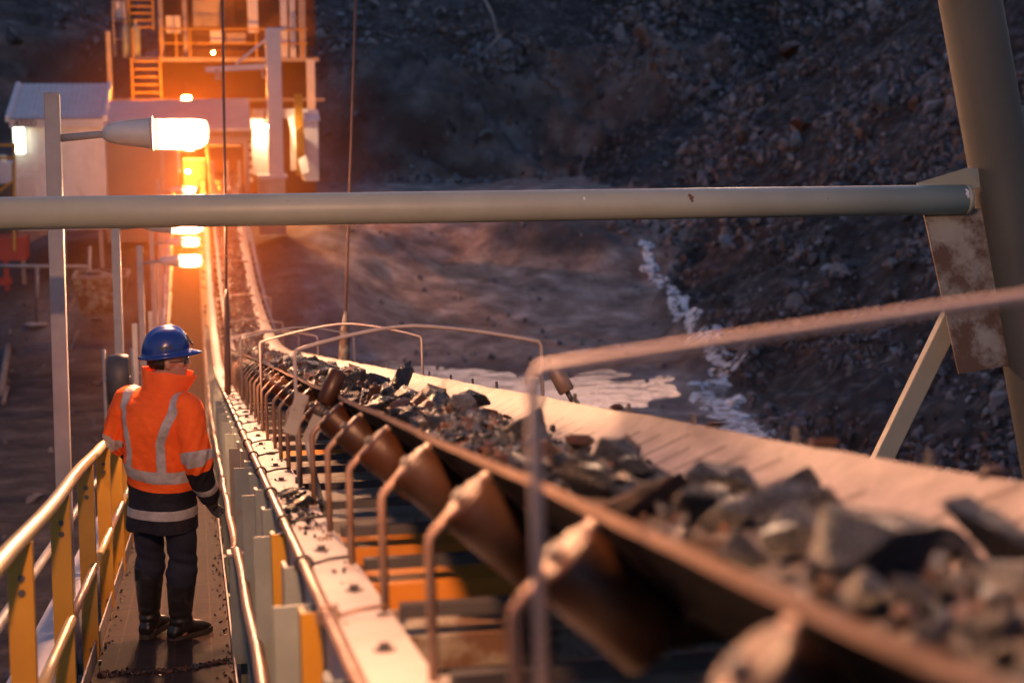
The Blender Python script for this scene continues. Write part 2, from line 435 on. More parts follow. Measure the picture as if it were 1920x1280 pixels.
# water: a still pool and a rippled stream
def flat_blob(name, pts, zf, mat, sub=.25):
    bm = bmesh.new(); vs = [bm.verts.new(p) for p in pts]; bm.faces.new(vs)
    me = bpy.data.meshes.new(name); bm.to_mesh(me); bm.free(); me.materials.append(mat)
    o = bpy.data.objects.new(name, me); COL.objects.link(o); return kind(o, 'structure')
pool = []
for k in range(60):
    a = 2*math.pi*k/60
    pool.append(uv2w(-1.8+11*math.cos(a), 42.2+6.5*math.sin(a), -.17))
flat_blob('pool_water', pool, 0, M['water'])
mb = MB(); course = [ray_ground(*q) for q in ((1210,452),(1216,480),(1222,515),(1250,545),(1275,580),(1300,605),(1335,640),(1358,672),(1372,692),(1345,715),(1325,738),(1350,760),(1376,782),(1384,806),(1392,840))]
rows = []; nseg = 150
for i in range(nseg):
    f = i/(nseg-1)*(len(course)-1); k = min(int(f), len(course)-2); f -= k
    u = course[k][0]*(1-f)+course[k+1][0]*f; v = course[k][1]*(1-f)+course[k+1][1]*f
    wd = max(.10, .22 + .45*i/nseg + .62*noise.noise(Vector((i*.21, 0, 3)))); off_ = .35*noise.noise(Vector((i*.17, 5, 3)))
    rows.append([gp(u + wd*(q/3-1) + off_, v + .22*noise.noise(Vector((i*.5, q*.9, 8))), .035 if 0 < q < 6 else -.08) for q in range(7)])
kind(mb.loft(rows, False, True, False).build('stream_water', M['stream']), 'structure')

# rock shapes
def hull_rock(npts, jit=.3, rnd=random, flat=(1,1,1), sub=0, amp=.05):
    bm = bmesh.new()
    for _ in range(npts):
        d = Vector((rnd.gauss(0,1), rnd.gauss(0,1), rnd.gauss(0,1))).normalized()*(1-jit*rnd.random())
        bm.verts.new((d.x*flat[0], d.y*flat[1], d.z*flat[2]))
    r = bmesh.ops.convex_hull(bm, input=bm.verts)
    bmesh.ops.delete(bm, geom=[g for g in r['geom_interior'] if isinstance(g, bmesh.types.BMVert)], context='VERTS')
    for f in list(bm.faces):
        pass
    if sub:
        bmesh.ops.triangulate(bm, faces=bm.faces)
        bmesh.ops.subdivide_edges(bm, edges=bm.edges, cuts=1)
        bmesh.ops.triangulate(bm, faces=bm.faces)
        bmesh.ops.subdivide_edges(bm, edges=bm.edges, cuts=sub+1)
        off = Vector((rnd.random()*50, rnd.random()*50, 0))
        for v in bm.verts:
            n = noise.ridged_multi_fractal(v.co*1.9+off, .9, 2.1, 5, 1.0, 2.0)-1.0
            c = noise.cell(v.co*3.1+off)-.5
            v.co += v.co.normalized()*(n*amp*1.3 + c*amp*.7)
        bmesh.ops.triangulate(bm, faces=bm.faces)
    bmesh.ops.recalc_face_normals(bm, faces=bm.faces)
    vs = np.array([v.co[:] for v in bm.verts]); bm.verts.index_update()
    fs = [[v.index for v in f.verts] for f in bm.faces]
    bm.free(); return vs, fs
def rock_mesh(name, mat, **kw):
    vs, fs = hull_rock(**kw)
    me = bpy.data.meshes.new(name); me.from_pydata(vs.tolist(), [], fs); me.materials.append(mat); return me
def scatter(name, items, protos, mats, midx=None):
    "many loose stones as one mesh: items = (pos, size vec, euler)"
    V_, F_, mi = [], [], []; o = 0
    for pos, sz, eu, m in items:
        vs, fs = random.choice(protos)
        Rm = np.array(eu.to_matrix())
        p = (vs*np.array(sz)) @ Rm.T + np.array(pos)
        V_.append(p); F_ += [[i+o for i in f] for f in fs]; mi += [m]*len(fs); o += len(vs)
    me = bpy.data.meshes.new(name); me.from_pydata(np.concatenate(V_).tolist(), [], F_)
    for m in mats: me.materials.append(m)
    me.polygons.foreach_set('material_index', mi)
    ob = bpy.data.objects.new(name, me); COL.objects.link(ob); return kind(ob, 'stuff')
protos_lo = [hull_rock(11, .35) for _ in range(14)]
rndeu = lambda: Euler((random.random()*6.28, random.random()*6.28, random.random()*6.28))
def hill_rubble():
    items = []; tries = 0
    while len(items) < 8200 and tries < 120000:
        tries += 1
        if random.random() < .55: px, py = random.uniform(560, 1960), random.uniform(-40, 340)
        else: px, py = random.uniform(1150, 1960), random.uniform(150, 900)
        if random.random() < .08: px, py = random.uniform(-20, 620), random.uniform(-40, 300)
        dens = .42+1.3*noise.noise(Vector((px*.007, py*.010, 2)))+.6*noise.noise(Vector((px*.02, py*.028, 6)))
        if px < 1250 and 140 < py < 340: dens *= .10
        if px < 850: dens *= .5
        dy = py - (450+(px-1210)*1.8)
        if px < 1420 and py > 440 and dy > -40: continue
        if random.random() > dens: continue
        # point on the slope under that direction, then jittered on the ground
        u, v = cache_ray(px, py)
        if v > 121: continue
        s = random.choice((.10, .13, .16, .2, .26)) * random.uniform(.7, 1.4)
        q_ = random.random()
        if q_ < .015: s *= 2.6
        elif q_ < .07: s *= 1.7
        s *= min(1.3, max(.55, v/75))
        items.append((gp(u, v, s*.2), (s*random.uniform(.8,1.5), s*random.uniform(.7,1.1), s*random.uniform(.5,.8)), rndeu(), random.choices((0,1,2,3), (4,1.0,1.6,3.4))[0]))
    scatter('slope_rubble', items, protos_lo, [M['rubble'], M['rubble_pale'], M['rubble_brown'], M['rubble_dark']])
_rc = {}
def cache_ray(px, py):
    k = (round(px/6), round(py/6))
    if k not in _rc: _rc[k] = ray_ground(k[0]*6, k[1]*6)
    u, v = _rc[k]
    return u + random.uniform(-.12, .12), v + random.uniform(-.3, .3)
hill_rubble()
# small stones at the foot of the wall and round the yard
items = []
for _ in range(700):
    u, v = random.uniform(-24, 4), random.uniform(18, 48)
    s = random.uniform(.03, .12); items.append((gp(u, v, s*.3), (s*1.3, s, s*.7), rndeu(), 0))
for _ in range(90):
    u, v = random.uniform(-6, 16), random.uniform(44, 58)
    s = random.uniform(.04, .16); items.append((gp(u, v, s*.3), (s*1.3, s, s*.7), rndeu(), 0))
for _ in range(300):
    u = random.uniform(-8, 20); v = 85.5+1.8*math.sin(u*.17+.5)+1.0*math.sin(u*.47)-abs(random.gauss(0, .8))
    s = random.uniform(.08, .3); items.append((gp(u, v, s*.3), (s*1.3, s, s*.7), rndeu(), 0))
scatter('yard_stones', items, protos_lo, [M['rubble']])
# boulders one can tell apart
bl = [(1272,270,.42,'pale rounded boulder sitting at the right end of the rock wall'),
      (1668,500,.30,'pale wedge shaped stone on the dark slope left of the rusty plate'),
      (945,98,.38,'warm brown blocky stone high on the gravel slope'),
      (1480,100,.75,'dark reddish boulder half buried near the top of the slope'),
      (1500,240,.60,'red brown boulder on the gravel slope above the cross pipe'),
      (910,260,.55,'pale slanted slab on the face of the rock wall'),
      (940,338,.26,'small pale stone at the foot of the rock wall'),
      (1105,75,.40,'grey blocky stone on the upper gravel slope'),
      (1750,365,.30,'pale stone on the slope just beside the leaning leg'),
      (1520,625,.30,'pale grey stone below the blurred hoop rod'),
      (1180,22,.45,'light flat stone at the very top of the slope')]
for px, py, s, lab in bl:
    u, v = ray_ground(px, py); me = rock_mesh('boulder', M['ore_brown'] if 'red' in lab or 'brown' in lab else M['boulder'], npts=18, jit=.25, flat=(1.25,.9,.7), sub=1, amp=.05)
    o = bpy.data.objects.new('boulder', me); COL.objects.link(o); o.location = gp(u, v, s*.25); o.scale = (s,)*3; o.rotation_euler = (random.uniform(-.4,.4), random.uniform(-.4,.4), random.random()*6)
    tag(o, lab, 'boulder', 'boulders on the pit slopes')
# fallen branches / old pipes on the slope
for (a, b, lab, nm, r) in (((905,0),(935,85),'long dark fallen log lying steeply near the top of the slope','fallen_log',.10),((938,75),(895,122),'short dark broken log below the longer one','fallen_log',.08),((712,68),(798,112),'thin brown stick lying across the slope beside the hanging cable','fallen_branch',.05)):
    ua, va = ray_ground(*a); ub, vb = ray_ground(*b); pa, pb = gp(ua, va, .25), gp(ub, vb, .25); mid = (pa+pb)/2 + Vector((.15,0,.12))
    tag(MB().tube([pa, mid, pb], [r*1.2, r, r*.7], 8).build(nm, M['timber']), lab, 'log' if 'log' in nm else 'branch')

# ------------------------------------------------------------------ belt conveyor
BX0, BH0, BX1, BH1 = .52, -.25, 1.36, -.30        # belt edges
BZ = -.475                                        # trough bottom
DEND = 62.0
def beltmat():
    m, nt, b = nodes('dusty_belt'); uv = N(nt, 'ShaderNodeUVMap').outputs[0]
    sp = N(nt, 'ShaderNodeSeparateXYZ'); L(nt, uv, sp.inputs[0])
    co = N(nt, 'ShaderNodeNewGeometry').outputs['Position']
    c = ramp(nt, noise_n(nt, co, 5, 8), [(.35, (.215,.182,.178)), (.66, (.12,.095,.092))]).outputs[0]
    c = mixc(nt, ramp(nt, noise_n(nt, co, 26, 6), [(.5, g3(0)), (.7, g3(.5))]).outputs[0], c, (.29,.255,.245))
    # slanting scuff marks on the far wing
    ph = math_n(nt, 'MULTIPLY_ADD', sp.outputs[1], 1.6, sp.outputs[0])
    ph = math_n(nt, 'ADD', ph, math_n(nt, 'MULTIPLY', noise_n(nt, co, .9, 2), .12))
    fr = math_n(nt, 'FRACT', math_n(nt, 'MULTIPLY', ph, 5.2))
    line = math_n(nt, 'LESS_THAN', math_n(nt, 'ABSOLUTE', math_n(nt, 'SUBTRACT', fr, .5)), .085)
    zone = math_n(nt, 'MULTIPLY', math_n(nt, 'GREATER_THAN', sp.outputs[1], .80), math_n(nt, 'LESS_THAN', sp.outputs[1], math_n(nt, 'MULTIPLY_ADD', noise_n(nt, co, 3.1, 2), .26, .81)))
    mk = math_n(nt, 'MULTIPLY', math_n(nt, 'MULTIPLY', line, zone), math_n(nt, 'GREATER_THAN', noise_n(nt, co, 1.7, 2), .30))
    c = mixc(nt, math_n(nt, 'MULTIPLY', mk, .95), c, (.05,.028,.02))
    L(nt, c, b.inputs['Base Color']); b.inputs['Roughness'].default_value = .55
    bump_n(nt, b, noise_n(nt, co, 60, 6), .002); return m
M['belt'] = beltmat()
def belt_h(x):
    "height of the belt's upper face across the trough"
    if x < .76: return BH0 + (BZ-BH0)*(x-BX0)/(.76-BX0)
    if x < 1.08: return BZ
    return BZ + (BH1-BZ)*(x-1.08)/(BX1-1.08)
top = [(BX0, BH0), (.64, (BH0+BZ)/2-.012), (.76, BZ+.01), (.84, BZ-.004), (.92, BZ-.006), (1.0, BZ-.004), (1.08, BZ+.008), (1.22, (BH1+BZ)/2-.010), (BX1, BH1)]
thk = .016
bot = [(x, h-thk) for x, h in top]
ds = [-1.5+.25*i for i in range(int((DEND+1.5)/.25)+1)]
vs, fs, uvs, mi = [], [], [], []
nw = len(top)
for d in ds:
    wob = .0015*math.sin(d*8.2)+.002*math.sin(d*3.1)
    for k, (x, h) in enumerate(top): vs.append(P(x, d, h+(wob if k in (0, nw-1) else 0)))
    for k, (x, h) in enumerate(bot): vs.append(P(x, d, h+(wob if k in (0, nw-1) else 0)))
for i in range(len(ds)-1):
    a, b_ = i*2*nw, (i+1)*2*nw
    for k in range(nw-1):
        fs.append((a+k, a+k+1, b_+k+1, b_+k)); mi.append(0)
        uvs += [(ds[i], k/(nw-1)), (ds[i], (k+1)/(nw-1)), (ds[i+1], (k+1)/(nw-1)), (ds[i+1], k/(nw-1))]
        fs.append((a+nw+k, b_+nw+k, b_+nw+k+1, a+nw+k+1)); mi.append(1); uvs += [(0,0)]*4
    for k in (0, nw-1):
        fs.append((a+k, b_+k, b_+nw+k, a+nw+k)); mi.append(2); uvs += [(0,.5)]*4
me = bpy.data.meshes.new('conveyor_belt'); me.from_pydata([tuple(p) for p in vs], [], fs)
M['beltedge'] = pm('worn_belt_edge', (.40,.27,.20), (.30,.19,.13), 12, .45, .1, bump=.001)
for m in ('belt', 'under', 'beltedge'): me.materials.append(M[m])
me.polygons.foreach_set('material_index', mi); me.polygons.foreach_set('use_smooth', [x == 0 for x in mi])
ul = me.uv_layers.new(name='UVMap'); ul.data.foreach_set('uv', [c for p in uvs for c in p])
belt = bpy.data.objects.new('conveyor_belt', me); COL.objects.link(belt)
tag(belt, 'long dusty trough belt carrying ore down the slope and up to the plant', 'conveyor belt')
# return strand underneath
rb = MB().sweep([(.50,-1.22),(1.36,-1.22),(1.36,-1.235),(.50,-1.235)], -1, 55, .5)
rbo = rb.build('return_strand', M['under'], belt)

# steel frame of the conveyor: stringers, cross members, truss posts
fr = empty('conveyor_gantry', 'pale steel conveyor gantry with bolted top flanges beside the walkway', 'conveyor gantry', CAM.copy())
CH = -.66
prof = [(.285,CH-.018),(.292,CH),(.42,CH),(.42,CH-.012),(.305,CH-.014),(.305,CH-.17),(.36,CH-.17),(.36,CH-.182),(.285,CH-.182)]
MB().sweep(prof, -.6, 56, .5).build('stringer', M['channel'], fr, True)
prof2 = [(1.43,CH),(1.57,CH),(1.57,CH-.18),(1.49,CH-.18),(1.49,CH-.168),(1.555,CH-.168),(1.555,CH-.012),(1.43,CH-.012)]
MB().sweep(prof2, -.6, 56, .5).build('stringer', M['channel'], fr, True)
ID0, IDS = 1.36, .77
NID = 53
def fbox(x0, x1, d0, d1, h0, h1, bend=None):
    mb = MB(); c = [P(x, d, h) for x in (x0, x1) for d in (d0, d1) for h in (h0, h1)]
    return mb.add(c, [(0,1,3,2),(4,6,7,5),(0,4,5,1),(2,3,7,6),(0,2,6,4),(1,5,7,3)])
for i in range(NID):
    d = ID0 + IDS*i
    # cross member: folded plate with a rounded lip, slightly below the flange
    mb = MB()
    pr = [(d-.02, CH-.055), (d+.25, CH-.035), (d+.27, CH-.05), (d+.27, CH-.15), (d+.262, CH-.15), (d+.262, CH-.055), (d-.012, CH-.068), (d-.012, CH-.13), (d-.02, CH-.13)]
    mb.loft([[P(x, dd, h) for dd, h in pr] for x in (.312, 1.485)], True, False)
    mb.build('cross_member', M['litplate'] if i in (4, 5, 10) else M['rustplate'] if i in (3, 8, 9, 13) else M['deckplate'], fr, True)
for i in range(30):
    d = 2.35 + IDS*i*1.02
    mb = MB()
    w = .10 if i % 3 else .14
    for hh in ((0),):
        c = [(.225, d), (.275, d), (.275, d+.012), (.237, d+.012), (.237, d+w), (.225, d+w)]
        b, t, n = pframe(d)
        mb.loft([[P(x, dd, h) for x, dd in c] for h in (-2.05, CH-.03)], True, False)
    mb.build('truss_post', M['yellow'] if i in (2, 4) else M['grey'], fr, True)
# front-facing post plates of the truss (wide flats that catch the light)
for i in range(22):
    d = 2.75 + IDS*2*i*.95
    fbox(.17, .28, d, d+.014, -2.0, CH-.06).build('truss_plate', M['grey'], fr, True)
MB().sweep([(.20,-1.98),(.30,-1.98),(.30,-2.12),(.20,-2.12)], -.6, 56, .5).build('lower_chord', M['grey'], fr, True)
MB().sweep([(1.45,-1.98),(1.55,-1.98),(1.55,-2.12),(1.45,-2.12)], -.6, 56, .5).build('lower_chord', M['grey'], fr, True)
for i in range(24):
    d0 = 2.0 + i*2.3
    mb = MB(); mb.bar(P(1.5, d0, -2.0), P(1.5, d0+1.1, CH-.1), .06, .06); mb.build('truss_diagonal', M['grey'], fr, True)
    mb = MB(); mb.bar(P(.30, d0, -1.55), P(1.48, d0+.8, -1.5), .05, .05); mb.build('floor_brace', M['grey'], fr, True)
    if i < 12: fbox(.31, 1.48, d0+.2, d0+1.9, -1.62, -1.60).build('floor_plate', M['dark'], fr, True)
for k, d in enumerate((6.0, 16.0, 26.5, 36.0)):
    for x in (.25, 1.5):
        a = P(x, d, -2.1); MB().bar(a, Vector((a.x + (-.25 if x < 1 else .25), a.y, -1)), .14, .14, (0,1,0)).build('trestle_leg', M['grey'], fr, True)
# hex bolts on the flange
mbb = None
for i in range(30):
    d = ID0 + .36 + IDS*(i+1)
    mt = MB(); c = P(.355 + .012*((i*7) % 3-1), d, CH)
    b, t, n = pframe(d)
    rr = [[c + (XH*math.cos(a)+t*math.sin(a))*r + n*h for a in [math.pi/3*k for k in range(6)]] for r, h in ((.024,.0),(.024,.004))]
    mt.loft(rr, True, False)
    rr = [[c + (XH*math.cos(a)+t*math.sin(a))*r + n*h for a in [math.pi/3*k+.3 for k in range(6)]] for r, h in ((.0135,.004),(.013,.016))]
    mt.loft(rr, True, False)
    mt.build('bolt', M['dark'], fr, True)

# idlers: three rollers under the belt, a bent guard rod on the near side, a pointed bracket on the far side
def make_idler():
    r = empty('idler_roller_set', '', 'idler', group='idler roller sets under the belt')
    def roller(a, b, name='roller'):
        a = Vector(a); b = Vector(b); t = (b-a).normalized(); rad = .060
        pts = [a, a+t*.004, a+t*.010, b-t*.010, b-t*.004, b]
        ro = MB().tube(pts, [rad-.012, rad-.004, rad, rad, rad-.004, rad-.012], 22).build(name, M['roller'], r)
        MB().tube([a-t*.014, b+t*.014], .012, 8).build('shaft', M['dark'], ro)
    g = .006
    def off(p, q):
        # offset a roller axis below the belt face
        p = Vector(p); q = Vector(q); t = (q-p).normalized(); nn = Vector((t.z, 0, -t.x))
        if nn.z > 0: nn = -nn
        return p + nn*(.066+thk+g), q + nn*(.066+thk+g)
    a, b = off((BX0+.008, 0, BH0-.002), (.665, 0, (BH0+(BZ-BH0)*.604)+.004)); roller(a, b)
    ax = a
    a, b = off((.775, 0, BZ), (1.065, 0, BZ)); roller(a, b)
    a, b = off((1.095, 0, BZ+.012), (BX1+.015, 0, BH1+.012)); roller(a, b)
    # base rail and arms
    m = MB(); m.box2((.44, -.025, CH-.01), (1.43, .025, CH+.02)); m.build('base_bar', M['dark'], r)
    for x in (.76, 1.08):
        MB().bar((x, 0, CH+.02), (x, 0, BZ-.09), .04, .012, (0,1,0)).build('bracket_arm', M['dark'], r)
    MB().prism([(BX1+.045, -.035, BH1-.07), (BX1+.045, .035, BH1-.07), (BX1+.045, .004, BH1+.022), (BX1+.045, -.004, BH1+.022)], (.012, 0, 0)).build('end_bracket', M['dark'], r)
    MB().bar((BX1+.05, 0, CH+.02), (BX1+.05, 0, BH1-.06), .04, .012, (0,1,0)).build('end_arm', M['dark'], r)
    pts = [Vector((.405, 0, CH-.03)), Vector((.405, 0, -.400)), Vector((.408, 0, -.387)), Vector((.417, 0, -.376)), Vector((.500, 0, -.294))]
    m = MB().tube(pts, .0105, 10); m.box((.508, 0, -.288), (.035, .03, .012), Matrix.Rotation(-R(45), 3, 'Y')); m.build('guard_rod', M['rod'], r)
    m = MB(); m.box2((.385, -.022, CH+.0015), (.419, .022, CH+.007))
    m.build('foot_plate', M['channel'], r)
    return r
idp = make_idler()
for i in range(NID):
    d = ID0 + IDS*i
    if i == 0: o = idp; o.matrix_world = pmatx(0, d, 0)
    else: o = dup(idp, pmatx(random.uniform(-.006,.006), d+random.uniform(-.02,.02), random.uniform(-.004,.002)) @ Euler((0, 0, R(random.uniform(-1.6,1.6)))).to_matrix().to_4x4())
    if i < 14: o['label'] = f'{ORD[i]} idler roller set under the belt counting up from the near end'
    elif i < 22: o['label'] = 'rust coloured idler roller set with thin guard rod on the straight middle of the belt'
    else: o['label'] = 'small far idler roller set where the belt curves up towards the plant'
# one extra nearest guide bar at the bottom edge
# self-aligning guide rollers standing at the belt edges
def guide_roller(x, d, h, side, lab):
    r = empty('guide_roller', lab, 'guide roller', P(x, d, h), 'guide rollers standing at the belt edges')
    b, t, n = pframe(d)
    ax = (n*.86 + XH*(.42 if side < 0 else -.42) + t*.12).normalized()
    c = Vector((0,0,0))
    MB().tube([c-ax*.07, c-ax*.064, c+ax*.064, c+ax*.07], [.030, .036, .036, .030], 18).build('roller', M['roller'] if side < 0 else M['rod'], r)
    MB().tube([c-ax*.12, c-ax*.07], .012, 8).build('spindle', M['dark'], r)
    e = c-ax*.12
    m = MB(); q = e + XH*(-.07*(-side)) - n*.03
    m.bar(e, e - n*.10 + XH*(.05*side), .05, .018, t); m.build('arm', M['deckplate'], r)
    if side < 0:
        s = e - n*.09 + XH*.05*side
        MB().tube([s, s-n*.06+XH*.01, s-n*.30+XH*.06], .011, 8).build('stay_rod', M['post'], r)
        MB().bar(e+n*.09-XH*.06, e-n*.06-XH*.115, .050, .022, t).build('paddle', M['deckplate'], r)
guide_roller(.50, 6.15, -.225, -1, 'small upright guide roller with grey paddle at the near belt edge')
guide_roller(1.52, 6.7, -.24, 1, 'worn steel guide roller standing at the far belt edge')

# wire hoops over the belt
def hoop(d, lab, seed, big=0):
    rn = random.Random(seed)
    r = empty('guard_hoop', lab, 'guard hoop', P(.41, d, CH), 'bent rod hoops arching over the belt')
    k = rn.uniform(-.02, .02); pk = rn.uniform(.44, .55) if not big else .80
    top = -.075 + k + (.016 - k if big else 0); rise_ = .09+rn.uniform(-.015, .02)+big
    left = [P(.41, d, CH), P(.41, d, top-.02), P(.418, d, top)]
    arc = []
    for t in [.08*j for j in range(1, 12)] + [.94]:
        x = .418 + 1.07*t
        # piecewise rod with soft peak
        y = rise_*(1-abs((t-pk)/(pk if t < pk else 1-pk))**(1.12 if big else 1.5))
        arc.append(P(x, d, top + y))
    right = [P(1.488, d, top), P(1.498, d, top-.02), P(1.5, d, CH)]
    m = MB().tube(left+arc+right, .0085, 8); m.build('bent_rod', M['hoop'], r, True)
    MB().tube([P(.41, d, CH+.001), P(.41, d, CH+.03)], .016, 8).build('socket', M['dark'], r, True)
    MB().tube([P(1.5, d, CH+.001), P(1.5, d, CH+.03)], .016, 8).build('socket', M['dark'], r, True)
for i, (d, lab) in enumerate([(1.96,'nearest guard hoop, its thick blurred rod rising in front of the rusty plate'),
      (6.95,'wide smooth guard hoop ending just above the blurred hoop knee'), (10.8,'kinked guard hoop crossing the wide one'),
      (15.6,'thin guard hoop just beyond the kinked one'), (20.4,'guard hoop at the start of the belt bend'), (24.2,'guard hoop low in the belt bend'),
      (28.6,'far guard hoop where the belt starts rising'), (33.0,'small far guard hoop halfway up the rising belt'), (37.5,'farthest guard hoop close to the lamps')]):
    hoop(d, lab, i+3, -.006 if i == 0 else 0)

# pull-cord conduit along the outer flange with wire rings
cd = empty('conduit_pipe', 'thin bright conduit running along the outer edge of the frame flange', 'conduit', P(.268, 2, CH))
MB().tube([P(.268, -.5+.5*i, CH+.012) for i in range(114)], .015, 10).build('pipe', M['rod'], cd, True)
for i in range(16):
    d = 3.45 + i*1.0 if i else 3.62
    b, t, n = pframe(d); c = P(.268, d, CH+.012)
    ring = [c + (XH*math.cos(a)+n*math.sin(a))*.024 for a in [2*math.pi*k/12 for k in range(13)]]
    m = MB(); m.tube(ring, .005, 6); m.tube([c+XH*.024, P(.34, d+.01, CH+.022), P(.405, d+.02, CH+.025)], .005, 6)
    m.build('wire_ring', M['wire'] if i else M['rod'], cd, True)
# scribbled words on the flange
def text_mesh(body, size, mat, name, Mx, ext=.0004, parent=None, shear=0.0):
    cu = bpy.data.curves.new(name, 'FONT'); cu.body = body; cu.size = size; cu.extrude = ext; cu.align_x = 'CENTER'; cu.align_y = 'CENTER'; cu.shear = shear; cu.offset = size*.03
    o = bpy.data.objects.new(name, cu); COL.objects.link(o)
    dg = bpy.context.evaluated_depsgraph_get(); me = bpy.data.meshes.new_from_object(o.evaluated_get(dg))
    bpy.data.objects.remove(o); me.materials.clear(); me.materials.append(mat)
    o = bpy.data.objects.new(name, me); COL.objects.link(o)
    o.matrix_world = Mx
    if parent is not None: o.parent = parent; o.matrix_parent_inverse = Matrix.Translation(-parent.location)
    return o
for tx, d, x in (('Mud', 5.36, .345), ('off', 5.08, .372)):
    b, t, n = pframe(d); p = P(x, d, CH+.001)
    text_mesh(tx, .046, M['marker'], 'handwriting', Matrix(((1, t.x*4.2, n.x, p.x), (0, t.y*4.2, n.y, p.y), (0, t.z*4.2, n.z, p.z), (0,0,0,1))), .0003, fr, .2)

# ------------------------------------------------------------------ ore on the belt
OM = [M['ore_grey'], M['ore_dark'], M['ore_brown'], M['ore_pale']]
ore_me = {m: [rock_mesh('ore_rock', OM[m], npts=random.choice((11,13,16)), jit=.40, flat=(1.2,.95,.78), sub=1, amp=.020) for _ in range(7)] for m in range(4)}
LB = ['blue grey jagged ore rock lying in the belt load', 'dark angular ore rock lying in the belt load', 'rust brown ore rock lying in the belt load', 'pale dusty ore rock lying in the belt load']
def pile(x, d):
    "height of the heap on the belt"
    lump = .045*noise.noise(Vector((d*1.7, x*2.0, 5))) + .03*noise.noise(Vector((d*4.1, x*5, 9)))
    c = math.exp(-((x-.90)/.22)**2)
    low = .5+.5*math.sin(d*1.35+.6)
    near = min(1, max(.35*(d < 3.9), (d-4.5)/3)); return max(belt_h(min(max(x, BX0), BX1))+.004, BZ + .02 + (.065+.05*near+.05*low)*c + lump*c)
# bed of fines
xs = [.60+.035*i for i in range(18)]
rows = []
for i in range(int(60/.06)):
    d = .4 + .06*i
    rows.append([P(x, d, (pile(x, d) + .012*noise.noise(Vector((d*14, x*14, 1))) - (.03 if k in (0, 17) else 0))) for k, x in enumerate(xs)])
kind(MB().loft(rows, False, False, False).build('ore_fines', M['gravel']), 'stuff')
def ore(x, d, s, m, lab=None, sink=.35, eu=None, me=None):
    o = bpy.data.objects.new('ore_rock', me or random.choice(ore_me[m])); COL.objects.link(o)
    o.location = P(x, d, pile(x, d) + s*(.6-sink)); o.scale = (s*random.uniform(.9,1.2), s*random.uniform(.85,1.15), s*random.uniform(.8,1.05)); o.rotation_euler = eu or Euler((random.gauss(0,.35), random.gauss(0,.35), random.random()*6.28))
    tag(o, lab or LB[m], 'ore rock', 'ore rocks riding on the belt')
    return o
placed = []
def try_rock(x, d, s, m, f=.66):
    for (a, b, c) in placed:
        if (a-x)**2 + (b-d)**2 < ((s+c)*f)**2: return False
    placed.append((x, d, s)); ore(x, d, s, m); return True
special = [ (1.10, 4.1, .062, 2, 'rust orange flat topped rock resting against the far belt wing'),
            (1.06, 4.45, .055, 2, 'brown split rock with a lit orange face beside the flat topped one'),
            (.985, 2.55, .105, 0, 'large dark pyramid rock with a pale ridge near the belt lip'),
            (.90, 2.08, .105, 0, 'large rounded dark rock lowest down at the right of the load'),
            (1.04, 3.06, .075, 1, 'black angular rock standing against the far wing behind the pyramid rock'),
            (1.11, 2.12, .075, 1, 'dark sharp pointed rock high on the far wing at the right'),
            (.84, 7.25, .075, 1, 'upright black tooth shaped rock in the middle of the load'),
            (1.03, 8.2, .12, 1, 'big dark jagged block at the crest of the load below the hoop'),
            (.98, 6.5, .085, 0, 'smooth dark dome shaped rock behind the guide roller'),
            (1.07, 6.2, .08, 0, 'blue grey dome rock against the far wing beside the smooth one'),
            (1.06, 10.9, .10, 2, 'brown rock perched on the far rim of the load'),
            (1.15, 3.0, .055, 1, 'long dark slab lying along the far wing')]
for x, d, s, m, lab in special:
    k_ = 1.12 if d < 3.5 else .95
    placed.append((x, d, s*1.1)); ore(x, d, s*k_, m, lab, .2).location = P(x, d, (-.355 if d < 6 else -.32) + s*.22)
n = 0; tr = 0
while n < 286 and tr < 20000:
    tr += 1
    d = 1.25 + 17*random.random()**1.5; x = random.gauss(.90, .14)
    if not .64 < x < 1.20: continue
    if 4.2 < d < 5.6 and random.random() < .7: continue
    s = random.choice((.035,.045,.055,.07,.085)) * random.uniform(.8, 1.25)
    if d > 10: s *= 1.15
    if d < 3.9: s = random.choice((.045,.055,.07,.09))*random.uniform(.85,1.15)
    if abs(x-.86) > .2: s *= .7
    m = random.choices((0,1,2,3), (5,6,2.0,.5) if not 4 < d < 6.2 else (2,2,5,1.5))[0]
    if try_rock(x, d, s, m): n += 1
items = []
for _ in range(8500):
    d = .9 + 44*random.random()**1.6; x = random.gauss(.90, .15)
    if not .60 < x < 1.22: continue
    if d < 3.8 and random.random() < .6: continue
    s = random.uniform(.010, .028)*(1.0 if d < 14 else 1.7); items.append((P(x, d, pile(x, d)+s*.4), (s*1.25, s, s*.8), rndeu(), random.choices((0,1,2,3), (3,3,3,2.2) if d > 3.8 else (4,5,2,.5))[0]))
scatter('ore_pebbles', items, protos_lo, OM)
